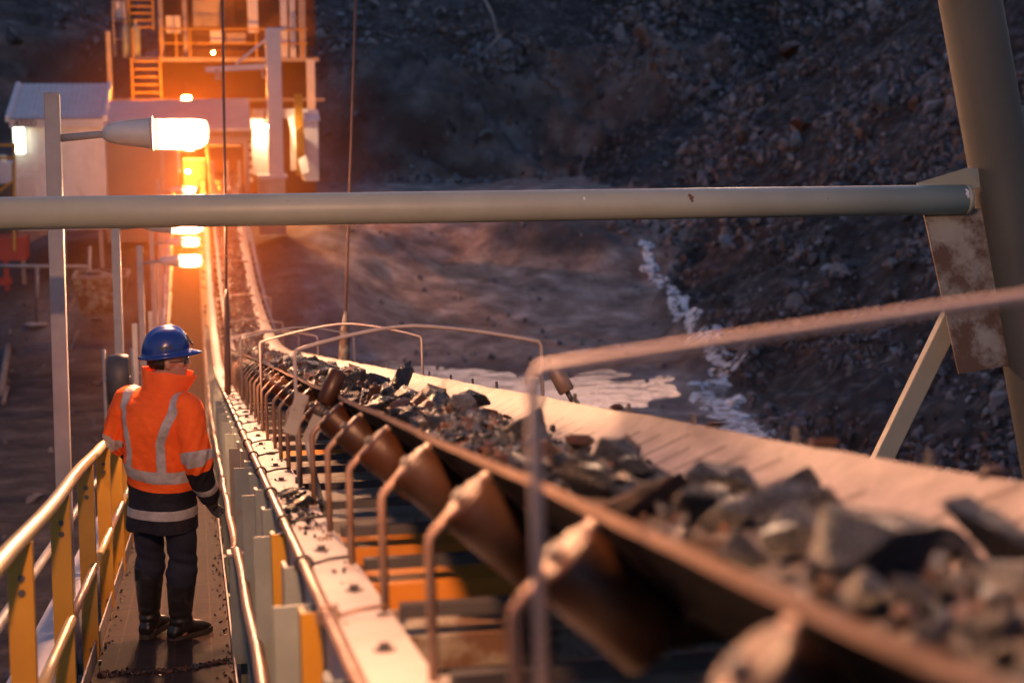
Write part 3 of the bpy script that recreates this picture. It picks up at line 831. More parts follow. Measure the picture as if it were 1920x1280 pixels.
# stray rocks on the far rim and on the frame
for (x, d, s, m, lab) in ((1.375, 4.15, .022, 2, 'orange stone caught on the far rim beyond the flat topped rock'), (1.375, 3.4, .026, 2, 'orange stone on the far rim near the slanting brace'),
                          (1.375, 2.62, .024, 2, 'brown stone on the far rim at the right edge of the belt'), (1.375, 5.2, .018, 2, 'small brown stone on the far rim close to the worn guide roller')):
    o = bpy.data.objects.new('ore_rock', random.choice(ore_me[m])); COL.objects.link(o); o.location = P(x, d, BH1+.008); o.scale = (s*1.4, s*1.3, s); tag(o, lab, 'ore rock', 'ore rocks riding on the belt')
for (x, d, s, m, lab) in ((.335, 6.25, .05, 1, 'dark broken stone spilled on the frame flange'), (.365, 5.95, .045, 0, 'grey stone spilled on the flange beside the dark broken one'), (.32, 5.8, .03, 1, 'small dark stone spilled at the outer edge of the flange')):
    o = bpy.data.objects.new('spilled_rock', random.choice(ore_me[m])); COL.objects.link(o); o.location = P(x, d, CH+s*.55); o.scale = (s*1.2, s, s*.8); o.rotation_euler = (0,0,random.random()*6); tag(o, lab, 'rock', 'rocks spilled on the frame')
items = []
for _ in range(140):
    d = 5.95+random.gauss(0,.3); s = random.uniform(.006, .016); items.append((P(.35+random.gauss(0,.03), d, CH+s*.4), (s*1.3,s,s*.7), rndeu(), random.choice((0,1))))
for _ in range(70):
    d = random.uniform(3.5, 18); s = random.uniform(.004, .010); items.append((P(.35+random.uniform(-.05,.05), d, CH+s*.4), (s*1.3,s,s*.7), rndeu(), random.choice((0,1))))
scatter('flange_spillage', items, protos_lo, OM)

# ------------------------------------------------------------------ walkway, handrails, pipes
def gratemat():
    m, nt, b = nodes('walkway_grating'); uv = N(nt, 'ShaderNodeUVMap').outputs[0]
    sp = N(nt, 'ShaderNodeSeparateXYZ'); L(nt, uv, sp.inputs[0]); co = N(nt, 'ShaderNodeNewGeometry').outputs['Position']
    fa = math_n(nt, 'FRACT', math_n(nt, 'MULTIPLY', sp.outputs[0], 55.0))
    fb = math_n(nt, 'FRACT', math_n(nt, 'MULTIPLY', sp.outputs[1], 10.0))
    bars = math_n(nt, 'MAXIMUM', math_n(nt, 'LESS_THAN', fa, .42), math_n(nt, 'LESS_THAN', fb, .10))
    clog = ramp(nt, noise_n(nt, co, 3.2, 9, .68), [(.45, g3(0)), (.58, g3(1))]).outputs[0]
    steel = ramp(nt, noise_n(nt, co, 6, 7), [(.35, (.075,.040,.031)), (.7, (.045,.026,.021))]).outputs[0]
    hole = mixc(nt, clog, (.004,.003,.003), (.022,.013,.010))
    c = mixc(nt, bars, hole, steel)
    seam = math_n(nt, 'LESS_THAN', math_n(nt, 'FRACT', math_n(nt, 'MULTIPLY', sp.outputs[0], 1.05)), .02)
    c = mixc(nt, seam, c, (.010,.007,.006))
    L(nt, c, b.inputs['Base Color']); b.inputs['Roughness'].default_value = .75; b.inputs['Specular IOR Level'].default_value = .12
    h = math_n(nt, 'ADD', math_n(nt, 'MULTIPLY', bars, .6), math_n(nt, 'MULTIPLY', noise_n(nt, co, 9, 8), 1.2))
    bump_n(nt, b, h, .006); return m
M['grate'] = gratemat()
WX0, WX1 = -.585, .125
wk = empty('walkway', 'narrow dusty grating walkway with toe boards running beside the conveyor', 'walkway', P(-.23, 2, WALK))
ds = [-1+.25*i for i in range(230)]
vs, fs, uvs = [], [], []
for d in ds: vs += [P(WX0, d, WALK), P(WX1, d, WALK), P(WX1, d, WALK-.03), P(WX0, d, WALK-.03)]
for i in range(len(ds)-1):
    a = 4*i; fs.append((a, a+1, a+5, a+4)); uvs += [(ds[i], 0), (ds[i], .71), (ds[i+1], .71), (ds[i+1], 0)]
    fs.append((a+3, a+7, a+6, a+2)); uvs += [(ds[i],0)]*4
me = bpy.data.meshes.new('grating'); me.from_pydata([tuple(p-wk.location) for p in vs], [], fs); me.materials.append(M['grate'])
me.uv_layers.new(name='UVMap').data.foreach_set('uv', [c for p in uvs for c in p])
o = bpy.data.objects.new('grating', me); COL.objects.link(o); o.parent = wk
M['toe'] = pm('dusty_toe_board', (.40,.34,.31), (.27,.21,.18), 6, .55, .1, bump=.002, patch=(.15,.09,.06), pscale=5, pthr=.6)
for i in range(22):
    d0 = 1.0 + 2.4*i
    MB().sweep([(WX0-.012,WALK-.10),(WX0-.004,WALK-.10),(WX0-.004,WALK+.10),(WX0-.012,WALK+.10)], d0, d0+2.39, .4).build('toe_board', M['toe'], wk, True)
    MB().sweep([(WX1+.004,WALK-.10),(WX1+.012,WALK-.10),(WX1+.012,WALK+.07),(WX1+.004,WALK+.07)], d0+.5, d0+2.88, .4).build('toe_board', M['toe'], wk, True)
for x in (WX0+.03, WX1-.03):
    MB().sweep([(x-.03,WALK-.032),(x+.03,WALK-.032),(x+.03,WALK-.19),(x-.03,WALK-.19)], -1, 55, .5).build('stringer', M['grey'], wk, True)
for i in range(26):
    d = 1.5+2.1*i
    MB().bar(P(WX0-.35, d, WALK-.23), P(.28, d, WALK-.23), .08, .07, (0,0,1)).build('bearer', M['grey'], wk, True)
items = []
for _ in range(330):
    d = random.uniform(3, 18); e = random.random() < .5
    x = (WX1-abs(random.gauss(0,.035))) if e else (WX0+abs(random.gauss(0,.03)))
    s = random.uniform(.004, .014); items.append((P(x, d, WALK+s*.3), (s*1.4, s*1.2, s*.7), rndeu(), random.choice((0,1,2))))
for _ in range(420):
    x = random.uniform(WX0+.03, WX1); d = 8.42 + .22*(x-WX0) + random.gauss(0,.03)
    s = random.uniform(.006, .016); items.append((P(x, d + .05*math.sin(x*9), WALK+s*.3), (s*1.5, s, s*.7), rndeu(), random.choice((1,2))))
scatter('walkway_debris', items, protos_lo, [M['ore_grey'], M['ore_dark'], M['ore_brown']])

hr = empty('handrail', 'yellow handrail with worn tube and flat posts on the open side of the walkway', 'handrail', P(-.61, 2, WALK))
RX, RH = -.605, -.675
rp = []
for i in range(112):
    d = 1.5+.48*i
    rp.append(P(RX + (.02 if d > 10.8 else 0) + .004*math.sin(d*2.1), d, RH - (.05*min(1, max(0, (d-10.4)/.7)) if d > 10.4 else 0) + .004*math.sin(d*1.7)))
MB().tube(rp, .030, 16).build('top_rail', M['rail'], hr, True)
SD0, SDS = 4.05, 1.63
for i in range(30):
    d0 = SD0 + SDS*i
    MB().tube([P(RX+.02, d0+.03, -1.24), P(RX+.02, d0+SDS-.03, -1.24)], .022, 12).build('mid_rail', M['rail'] if i % 2 else M['rod'], hr, True)
for i in range(31):
    d = SD0 + SDS*i
    mtl = M['yellow'] if d < 16 else M['post']
    mb = MB(); w = .085; x0, x1 = RX-.058, RX-.058+w
    def ang(x0, x1, d, side):
        return [(x0, d), (x1, d), (x1, d+.008), (x0+.008 if side else x1, d+.008), (x0+.008, d+.06), (x0, d+.06)] if side else [(x0, d), (x1, d), (x1, d+.06), (x1-.008, d+.06), (x1-.008, d+.008), (x0, d+.008)]
    sec = [(x0, d), (x1, d), (x1, d+.055), (x1-.008, d+.055), (x1-.008, d+.008), (x0, d+.008)]
    mb.loft([[P(x, dd, h) for x, dd in sec] for h in (WALK-.35, RH-.02)], True, False)
    so = mb.build('stanchion', mtl, hr, True)
    for h in (WALK-.02, WALK+.05, RH-.14, RH-.19):
        c = P((x0+x1)/2+.005, d, h); b, t, n = pframe(d)
        MB().loft([[c - t*q + (XH*math.cos(a)+n*math.sin(a))*.013 for a in [math.pi/3*k for k in range(6)]] for q in (-.001, .009)], True, False).build('bolt', M['dark'], so, True)

pr_ = empty('hand_pipe', 'bare steel hand pipe in short lengths on the conveyor side of the walkway', 'pipe rail', P(.16, 4, -1.1))
def pipe_len(d0, d1, h0, h1, x=.165):
    n = max(4, int((d1-d0)/.3)); pts = [P(x-.02, d0-.02, h0-.10), P(x-.008, d0+.01, h0-.03)]
    pts += [P(x+.003*math.sin(j), d0+.05+(d1-d0-.05)*j/n, h0+(h1-h0)*j/n) for j in range(n+1)]
    o = MB().tube(pts, .024, 14).build('pipe_length', M['rod'], pr_, True)
for (d0, d1, h0, h1) in ((1.2, 8.3, -1.07, -1.12), (8.75, 13.0, -1.15, -1.18), (13.2, 20, -1.18, -1.2), (20.2, 29, -1.2, -1.2), (29.2, 40, -1.2, -1.2), (40.2, 55, -1.2, -1.2)): pipe_len(d0, d1, h0, h1)
for i in range(14):
    d = 4.2 + 3.7*i; fbox(.16, .235, d, d+.012, -1.22, -1.14).build('pipe_bracket', M['grey'], pr_, True)
jb = empty('junction_box', 'small grey steel box post with a folded lid at the end of the hand pipe', 'junction box', P(.17, 8.5, -1.3))
fbox(.125, .235, 8.42, 8.56, -1.72, -1.16).build('box_body', M['grey'], jb, True)
fbox(.115, .245, 8.40, 8.58, -1.157, -1.145).build('lid', M['channel'], jb, True)
fbox(.135, .165, 8.408, 8.4165, -1.142, -1.11).build('lug', M['channel'], jb, True)
op = empty('outer_pipe', 'thin grey water pipe running outside the handrail posts', 'pipe', P(-.85, 4, -1.2))
MB().tube([P(-.86, 1+.5*i, -1.20) for i in range(108)], .026, 12).build('pipe', M['post'], op, True)
for i in range(18):
    d = 5.2 + 2.6*i; MB().tube([P(-.86, d, -1.2), P(-.86, d+.03, -1.2)], .033, 12).build('collar', M['dark'], op, True)
    fbox(-.875, -.845, d+.2, d+.215, -1.95, -1.225).build('support', M['post'], op, True)
tr = empty('cable_tray', 'pale covered cable tray outside the walkway below the outer pipe', 'cable tray', P(-.85, 4, -1.5))
for i in range(16):
    d = 1 + 3.2*i; MB().sweep([(-.90,-1.55),(-.70,-1.55),(-.70,-1.562),(-.69,-1.70),(-.70,-1.70),(-.712,-1.562),(-.888,-1.562),(-.90,-1.70),(-.91,-1.70)], d, d+3.18, .4).build('tray_cover', M['column'], tr, True)

# ------------------------------------------------------------------ lamps along the walkway
def make_lamp():
    r = empty('walkway_lamp', '', 'lamp post', group='sodium lamp posts along the walkway')
    m = MB(); m.box2((-.045, -.045, -1.2), (.045, .045, 3.30)); m.build('post', M['post'], r, bevel=.004)
    MB().tube([(.045, 0, 3.03), (.27, 0, 3.05), (.31, 0, 3.05)], [.024, .022, .021], 12).build('arm', M['post'], r)
    hs = []
    for x, ry, zt, zb in ((.29,.028,.03,.03), (.32,.050,.055,.05), (.40,.082,.080,.072), (.50,.092,.085,.083), (.56,.097,.088,.092), (.575,.099,.090,.096)):
        hs.append([Vector((x, math.cos(a)*ry, 3.055+(math.sin(a)*(zt if math.sin(a) > 0 else zb)))) for a in [2*math.pi*k/24 for k in range(24)]])
    h = MB().loft(hs, True, True).build('lamp_housing', M['housing'], r)
    MB().tube([(.575, 0, 3.055), (.590, 0, 3.055)], .104, 28).build('rim', M['housing'], h)
    for a in (.9, 2.2): MB().tube([(.32, math.cos(a)*.050, 3.055+math.sin(a)*.056), (.43, math.cos(a)*.086, 3.055+math.sin(a)*.086), (.57, math.cos(a)*.105, 3.055+math.sin(a)*.099)], .0045, 6).build('rib', M['housing'], h)
    bw = []
    for x, ry, zt, zb in ((.590,.097,.088,.098), (.67,.097,.088,.103), (.80,.097,.088,.103), (.87,.095,.086,.097), (.905,.086,.078,.074), (.92,.066,.06,.045), (.926,.03,.03,.02)):
        bw.append([Vector((x, math.cos(a)*ry, 3.055+(math.sin(a)*(zt if math.sin(a) > 0 else zb)))) for a in [2*math.pi*k/24 for k in range(24)]])
    bo = MB().loft(bw, False, True).build('glass_bowl', M['bowl'], r)
    MB().ellipsoid((.76, 0, 3.05), (.11, .035, .035)).build('bulb', M['bulb'], r)
    MB().tube([(.58, 0, 3.05), (.67, 0, 3.05)], .02, 10).build('lamp_socket', M['dark'], r)
    return r
LD0, LDS = 2.40, 7.45
lamp_labels = {0:'lamp post above the photographer', 1:'nearest lit sodium lamp, large and bright above the cross pipe', 2:'sodium lamp just touching the underside of the cross pipe', 3:'lowest lit sodium lamp, on an arm behind the third post',
   4:'small sodium lamp directly above the lowest one', 5:'tiny sodium lamp above the cross pipe at the dark hut corner', 6:'far sodium lamp hidden in the glow at the plant', -1:'lamp post behind the photographer'}
lp = make_lamp()
for i in (0, 1, 2, 3, 4, 5, 6):
    Mx = pmatx(-.81, LD0+LDS*i, WALK - {1: .08, 2: .14, 3: .21, 4: .14}.get(i, 0), R(-3.2))
    if i == 0: o = lp; o.matrix_world = Mx
    else: o = dup(lp, Mx)
    o['label'] = lamp_labels[i]
# plain posts between the lamps (stay posts with a small bracket)
def make_stay():
    r = empty('stay_post', '', 'post', group='bare posts between the lamps')
    m = MB(); m.box2((-.035, -.035, -1.0), (.035, .035, 1.9)); m.build('post', M['post'], r, bevel=.004)
    MB().tube([(.035, 0, 1.25), (.22, 0, 1.25), (.225, 0, 1.31)], .014, 8).build('bracket', M['post'], r)
    return r
sp_ = make_stay()
for i, (d, lab) in enumerate(((21.5,'bare grey post behind the lowest lamp arm'), (29.0,'bare post between the two small lamps'), (36.5,'distant bare post near the plant'), (43.5,'farthest bare post at the hut corner'))):
    Mx = pmatx(-.80, d, WALK, R(-3)); o = sp_ if i == 0 else dup(sp_, Mx); o.matrix_world = Mx; o['label'] = lab
# bracket on the near lamp post (pair of stays just above the pipe)
# hose reel under a dark cover
hz = empty('hose_reel', 'hose reel under a dark cover hung on the posts behind the helmet', 'hose reel', P(-.74, 15.6, -.4))
m = MB()
rings = []
for y, r_ in ((-.10,.20),(-.085,.225),(0,.235),(.085,.225),(.10,.20)):
    rings.append([P(-.74+y*1.0, 15.6+r_*.7*math.cos(a), -.40+r_*1.0*math.sin(a)-(.05 if math.sin(a) < 0 else 0)*(1)) for a in [2*math.pi*k/22 for k in range(22)]])
m.loft(rings, True, True).build('cover', M['dark'], hz, True)
for x in (-.87, -.61): MB().tube([P(x, 15.6, -1.74), P(x, 15.6, -.12)], .017, 8).build('frame', M['post'], hz, True)
MB().tube([P(-.87, 15.6, -.4), P(-.61, 15.6, -.4)], .02, 8).build('axle', M['post'], hz, True)
MB().ellipsoid(P(-.79, 15.45, -.98), (.05,.05,.07)).build('nozzle', M['rail'], hz, True)

# hangers: thin suspension cables either side of the belt
for (x, d, px, lab, nm, rr) in ((.30, 17.2, 415, 'dark brown cable rising beside the left edge of the belt', 'suspension_cable', .014), (1.62, 18.3, 672, 'thin brown cable hanging beyond the right edge of the belt', 'suspension_cable', .015)):
    r = empty(nm, lab, 'cable', P(x, d, CH), 'suspension cables holding the conveyor')
    bt = P(x, d, CH); z = (bt-CAM).dot(CF); tp = pix(px, -160, z)
    MB().tube([bt, bt.lerp(tp, .5), tp], rr, 8).build('rope', M['hanger'], r, True)
    a = bt.lerp(tp, .06); b_ = bt.lerp(tp, .15 if x < 1 else .13)
    if x < 1: MB().tube([bt, a, bt.lerp(tp, .20), bt.lerp(tp, .22)], [.036, .036, .028, .014], 10).build('clamp', M['hanger'], r, True)
    else: MB().tube([bt, a, bt.lerp(tp, .12), bt.lerp(tp, .16)], [.03, .07, .055, .016], 8).build('clamp', M['rustplate'], r, True)

# ------------------------------------------------------------------ portal frame over the conveyor
pf = empty('portal_frame', 'grey green tubular portal frame with a cross pipe over the conveyor and a leaning leg', 'portal frame', pix(1830, 620, 8.3))
pa, pb = pix(-230, 404, 7.25), pix(1806, 374, 8.22)
MB().tube([pa, pa.lerp(pb, .33), pa.lerp(pb, .66), pb], .0765, 36).build('cross_pipe', M['pipe'], pf, True)
la, lb = pix(1780, -220, 8.32), pix(1966, 830, 8.32)
ax = (lb-la).normalized()
MB().tube([la-ax*1.0, la, lb, lb+ax*4.2], .158, 40).build('leg', M['leg_shaded'], pf, True)
l2 = pix(-320, 400, 7.05); MB().tube([l2 + Vector((.35, 0, 1.9)), l2 + Vector((-.62, 0, -4.8))], .158, 32).build('leg', M['pipe'], pf, True)
MB().prism([pix(1719, 343, 8.20), pix(1812, 315, 8.20), pix(1840, 315, 8.25), pix(1840, 352, 8.25), pix(1722, 352, 8.20)], CF*.014).build('gusset_plate', M['pipe'], pf, True)
MB().prism([pix(1732, 398, 8.22), pix(1850, 390, 8.27), pix(1898, 684, 8.27), pix(1798, 701, 8.22)], CF*.018).build('gusset_plate', M['rustplate'], pf, True)
ba, bb = pix(1800, 560, 8.5), pix(1632, 905, 8.75)
bb = ba + (bb-ba)*((ba.z+.2)/(ba.z-bb.z))
MB().bar(ba, bb, .10, .10, CF).build('brace', M['pipe'], pf, True, bevel=.006)
MB().tube([pix(1808, 374, 8.223)-CR*.0, pix(1816, 374, 8.226)], .075, 30).build('end_cap', M['pipe'], pf, True)
# scrape marks of white paint and rust on the pipe
M['paintmark'] = pm('white_paint_scrape', (.7,.7,.68), None, 9, .6, .1, bump=0)
def pipe_patch(px, w, h, y0, mat, nm, seed):
    "a small irregular chip lying on the pipe's surface"
    rn = random.Random(seed); t = (px+230)/(1806+230); c = pa.lerp(pb, t); axd = (pb-pa).normalized()
    up = CU - axd*axd.dot(CU); up.normalize(); out = -CF + axd*axd.dot(CF); out.normalize()
    rows = []
    k = 9
    vs = []
    for j in range(k+1):
        a = y0 + h*(j/k-.5); hw = w*(.35+.65*math.sin(math.pi*min(.95, max(.08, j/k))))*rn.uniform(.6, 1.0)
        for q in (-1, 1):
            vs.append(c + (out*math.cos(a)+up*math.sin(a))*.0768 + axd*(hw*q + .3*w*math.sin(j*1.3)))
    fs = [(2*j, 2*j+1, 2*j+3, 2*j+2) for j in range(k)]
    MB().add(vs, fs).build(nm, mat, pf, True)
pipe_patch(1030, .006, .22, .35, M['paintmark'], 'paint_scrape', 1)
pipe_patch(1239, .012, .5, .25, M['rustplate'], 'rust_spot', 2)
pipe_patch(1236, .010, .28, .45, M['marker'], 'rust_spot', 5)
pipe_patch(1802, .012, .7, .35, M['paintmark'], 'paint_scrape', 3)
pipe_patch(1512, .0015, .18, .1, M['ink'], 'scratch', 4)

# ------------------------------------------------------------------ plant at the far end
def zbox(name, px0, py0, px1, py1, z, depth, mat, parent, **kw):
    "an upright box whose front spans the given photo rectangle at depth z"
    a = pix(px0, py1, z); b = pix(px1, py0, z); fwd = Vector((0,1,0)); rt = Vector((1,0,0))
    w = (b-a).dot(uv2w(1,0,0).normalized())/math.cos(YAW); zt = b.z; zb = a.z
    c0 = a; m = MB()
    q = [c0, c0+rt*w, c0+rt*w+fwd*depth, c0+fwd*depth]
    m.add([Vector((p.x, p.y, zb)) for p in q]+[Vector((p.x, p.y, zt)) for p in q], [(0,3,2,1),(4,5,6,7),(0,1,5,4),(1,2,6,5),(2,3,7,6),(3,0,4,7)])
    return m.build(name, mat, parent, True, **kw)
FW, RT = Vector((0,1,0)), Vector((1,0,0))
def at(u0, fw, z): return u0 + FW*fw + Vector((0,0,z))
# white site hut
hz_ = 49.0
h0 = pix(33, 432, hz_); h1 = pix(199, 432, hz_); ht = pix(30, 222, hz_).z
hut = empty('site_hut', 'white portable site hut with ribbed roof and a lit lamp by its corner', 'site hut', h0)
w = (h1-h0).dot(RT); zb = h0.z
def hp(u, f, z): return h0 + RT*u + FW*f + Vector((0,0,z-zb))
m = MB(); q = [(0,0),(w,0),(w,3.6),(0,3.6)]
m.add([hp(u,f,zb) for u,f in q]+[hp(u,f,ht+ (.55 if f > 1 else 0)) for u,f in q], [(0,3,2,1),(4,5,6,7),(0,1,5,4),(1,2,6,5),(2,3,7,6),(3,0,4,7)]); m.build('wall', M['white'], hut, True)
# roof: pitched towards the viewer, ribbed
rz0, rz1 = ht+.02, pix(120, 157, hz_+3.4).z
m = MB(); nr = 17; xs_ = [-.12 + (w+.24)*k/(nr*2) for k in range(nr*2+1)]
ra = [hp(x, -.22, rz0+(.025 if k % 2 else 0)) for k, x in enumerate(xs_)]; rb_ = [hp(x, 3.5, rz1+(.025 if k % 2 else 0)) for k, x in enumerate(xs_)]
m.loft([ra, rb_, [p-Vector((0,0,.06)) for p in rb_], [p-Vector((0,0,.06)) for p in ra]], False, False, False).build('roof', M['roofw'], hut, True)
for x in (-.16, w+.04): MB().add([hp(x+a, f, z) for a in (0, .12) for f, z in ((-.24, rz0-.10), (3.52, rz1-.10), (3.52, rz1+.07), (-.24, rz0+.07))], [(0,1,2,3),(7,6,5,4),(0,4,5,1),(2,6,7,3),(0,3,7,4),(1,5,6,2)]).build('barge_board', M['white'], hut, True)
m = MB(); m.add([hp(u, f, z) for f in (-.26, -.16) for u, z in ((-.05, rz0-.27), (w+.05, rz0-.27), (w+.05, rz0-.02), (-.05, rz0-.02))], [(0,1,2,3),(7,6,5,4),(0,4,5,1),(2,6,7,3),(0,3,7,4),(1,5,6,2)]); m.build('gutter', M['roofw'], hut, True)
def hbox(nm, u0, u1, z0, z1, f0, f1, mat, par=None):
    return MB().add([hp(u, f, z) for f in (f0, f1) for u, z in ((u0,z0),(u1,z0),(u1,z1),(u0,z1))], [(0,1,2,3),(7,6,5,4),(0,4,5,1),(2,6,7,3),(0,3,7,4),(1,5,6,2)]).build(nm, mat, par or hut, True)
H_ = ht-zb
for u in (.02, w-.30, w-.05): hbox('corner_post', u, u+.09, zb, ht-.16, -.03, 0, M['white'])
hbox('door_panel', .72, w-.42, zb+.1, ht-.55, -.02, 0, M['white'])
vt = hbox('louvre_vent', .1, .62, zb+H_*.28, zb+H_*.52, -.02, 0, M['white'])
for k in range(8): hbox('slat', .12, .60, zb+H_*(.29+.028*k), zb+H_*(.29+.028*k)+.02, -.05, -.02, M['roofw'], vt)
for u in (.1, w/2, w-.2): MB().bar(hp(u, .2, zb), hp(u, .2, -.5), .12, .12, (0,1,0)).build('stilt', M['plantsteel'], hut, True)
for z in (-.25, .35):
    MB().bar(hp(-1.5 if z > 0 else -.2, -.5, zb+H_*.28+z), hp(w+.3, -.5, zb+H_*.28+z), .05, .05).build('porch_rail', M['yellow'], hut, True) if z < 0 else None
lm = hbox('bulkhead_lamp', .06, .34, pix(0,285,hz_).z, pix(0,236,hz_).z, -.20, -.05, M['tubelamp'])
lm2 = hbox('lamp_backing', .02, .38, pix(0,290,hz_).z, pix(0,232,hz_).z, -.05, -.02, M['white'])
p = hp(.42, -.268, rz0-.145)
text_mesh('ATCO', .23, M['ink'], 'lettering', Matrix(((RT.x,0,-FW.x,p.x),(RT.y,0,-FW.y,p.y),(0,1,0,p.z),(0,0,0,1))), .004, hut)
# transfer house
tz = 51.5
t0 = pix(201, 420, tz); th = empty('transfer_house', 'brown clad transfer house with a pale sloping roof behind the nearest lamp', 'transfer house', t0)
zbox('wall', 201, 243, 333, 455, tz, 4.5, M['brownwall'], th)
zbox('wall', 333, 243, 470, 262, tz, .25, M['brownwall'], th)
m = MB(); rf0 = [pix(199, 243, tz-.3), pix(471, 240, tz-.3), pix(466, 184, tz+3.6), pix(199, 190, tz+3.6)]
m.prism(rf0, (0,0,-.10)); m.build('roof', M['roofw'], th, True)
for px, py, s in ((262,200,.35),(300,215,.3),(245,228,.25),(350,206,.3),(225,205,.2)):
    pass
zbox('corner_column', 462, 262, 471, 440, tz, .3, M['plantsteel'], th)
zbox('corner_column', 333, 262, 338, 440, tz-.05, .3, M['plantsteel'], th)
zbox('head_frame', 340, 258, 462, 272, tz-.3, .3, M['plantsteel'], th)
zbox('drive_housing', 395, 275, 452, 330, tz+.8, 1.5, M['plant'], th)
zbox('chute', 345, 300, 385, 350, tz+1.5, 1.2, M['plantsteel'], th)
for k, (px, c) in enumerate(((400,'plantsteel'),(428,'plantsteel'),(450,'plantsteel'))):
    zbox('roller_frame', px, 300, px+5, 440, tz-1.0, .2, M[c], th)
zbox('lit_side_sheet', 334, 285, 338, 325, tz-1.0, .5, M['white'], th)
# steel tower behind with cladding, platform, ladders
pz = 62.0
tw = empty('plant_tower', 'tall red brown clad plant tower with ladders and railed platforms', 'plant tower', pix(400, 400, pz))
zbox('cladding', 300, -190, 585, 90, pz+3.2, 3, M['plant'], tw)
zbox('lower_cladding', 300, 92, 580, 185, pz+3.0, 2.8, M['plant'], tw)
zbox('back_wall', 245, 186, 585, 420, pz+3.3, 2.5, M['plant'], tw)
zbox('recess_panel', 362, -60, 412, 50, pz+3.05, .1, M['plantsteel'], tw)
zbox('machine_drum', 312, 30, 338, 62, pz+1.5, 1.0, M['white'], tw)
zbox('recess_panel', 418, -60, 440, 60, pz+3.02, .1, M['plant'], tw)
for px, w_, mt in ((466, 18, 'white'), (528, 12, 'column'), (545, 10, 'column'), (562, 12, 'plantsteel'), (345, 8, 'plantsteel'), (300, 8, 'plantsteel')):
    zbox('tower_column', px, -190, px+w_, 62 if px == 466 else 110, pz+1.2, .35, M[mt], tw)
zbox('platform', 246, 108, 590, 116, pz, 2.6, M['plantsteel'], tw)
for px in (249, 301, 330, 356, 480, 512, 566):
    zbox('rail_post', px, 53, px+3, 108, pz-.02, .06, M['yellow'], tw)
for py in (53, 80): zbox('guard_rail', 301, py, 570, py+3, pz-.06, .05, M['yellow'], tw)
zbox('valve_box', 395, 58, 415, 82, pz+.8, .5, M['white'], tw)
zbox('pump_body', 425, 62, 460, 82, pz+.8, .8, M['plantsteel'], tw)
def ladder(px0, px1, py0, py1, z, n, mat, lab):
    la_ = empty('ladder', lab, 'ladder', pix((px0+px1)/2, py1, z))
    for px in (px0, px1): zbox('stile', px-2, py0, px+2, py1, z, .09, M[mat], la_)
    for k in range(n):
        py = py0 + (py1-py0)*(k+.5)/n; zbox('rung', px0+2, py-2, px1-2, py+2, z+.01, .1, M[mat], la_)
ladder(250, 303, 108, 196, pz-.3, 6, 'yellow', 'lower ladder leading up to the railed plant platform')
ladder(243, 288, -60, 58, pz+1.0, 9, 'yellow', 'upper ladder above the platform beside the stored cylinders')
zbox('cross_girder', 210, 186, 600, 192, pz+2, .4, M['plantsteel'], tw)
zbox('outer_column', 580, 112, 594, 330, pz+.5, .4, M['column'], tw)
zbox('outer_column', 214, 60, 222, 430, pz+.5, .3, M['plantsteel'], tw)
# gas cylinders on the platform
for i, (px, mt, lab) in enumerate(((238, 'grey', 'green grey gas cylinder standing left of the ladder'), (256, 'grey', 'second gas cylinder nearer the ladder'))):
    bz = pix(px, 108, pz+.6); g = empty('gas_cylinder', lab, 'gas cylinder', bz, 'gas cylinders by the ladder')
    H2_ = pix(px, 42, pz+.6).z - bz.z
    MB().tube([bz, bz+Vector((0,0,.05)), bz+Vector((0,0,H2_*.78)), bz+Vector((0,0,H2_*.9)), bz+Vector((0,0,H2_*.95))], [.15,.17,.17,.11,.05], 14).build('bottle', M[mt], g, True)
    MB().tube([bz+Vector((0,0,H2_*.95)), bz+Vector((0,0,H2_*1.06))], .05, 8).build('valve', M['rail'], g, True)
sb = empty('storage_rack', 'grey steel rack standing on the ledge left of the upper ladder', 'rack', pix(222, 108, pz+1))
for px in (214, 236): zbox('upright', px, 0, px+3, 108, pz+1, .1, M['plantsteel'], sb)
for py in (2, 36, 72): zbox('shelf', 214, py, 239, py+4, pz+1, .8, M['plantsteel'], sb)
zbox('bin', 217, 4, 236, 34, pz+1.1, .6, M['column'], sb)
# big lilac column with jib arm
cz = 53.0
jc = empty('jib_crane', 'lilac grey steel column with a short braced jib arm', 'jib crane', pix(521, 330, cz))
zbox('column', 505, 54, 532, 330, cz, .45, M['column'], jc, bevel=.02)
zbox('cap', 503, 52, 534, 57, cz-.03, .52, M['column'], jc)
MB().bar(pix(507, 124, cz+.2), pix(386, 131, cz+.2), .16, .18).build('jib_arm', M['column'], jc, True)
MB().bar(pix(506, 68, cz+.2), pix(442, 120, cz+.2), .09, .09).build('jib_brace', M['column'], jc, True)
MB().bar(pix(408, 131, cz+.2), pix(408, 150, cz+.2), .16, .16).build('hoist', M['plantsteel'], jc, True)
MB().tube([pix(506, 146, cz+.2), pix(492, 146, cz+.2), pix(492, 132, cz+.2)], .02, 8).build('handle', M['column'], jc, True)
zbox('base_plate', 484, 329, 538, 335, cz-.3, .9, M['column'], jc)
pl = empty('plinth', 'stained concrete plinth under the lilac jib column', 'plinth', pix(512, 400, cz))
zbox('block', 487, 335.5, 536, 440, cz-.25, .85, M['concrete'], pl)
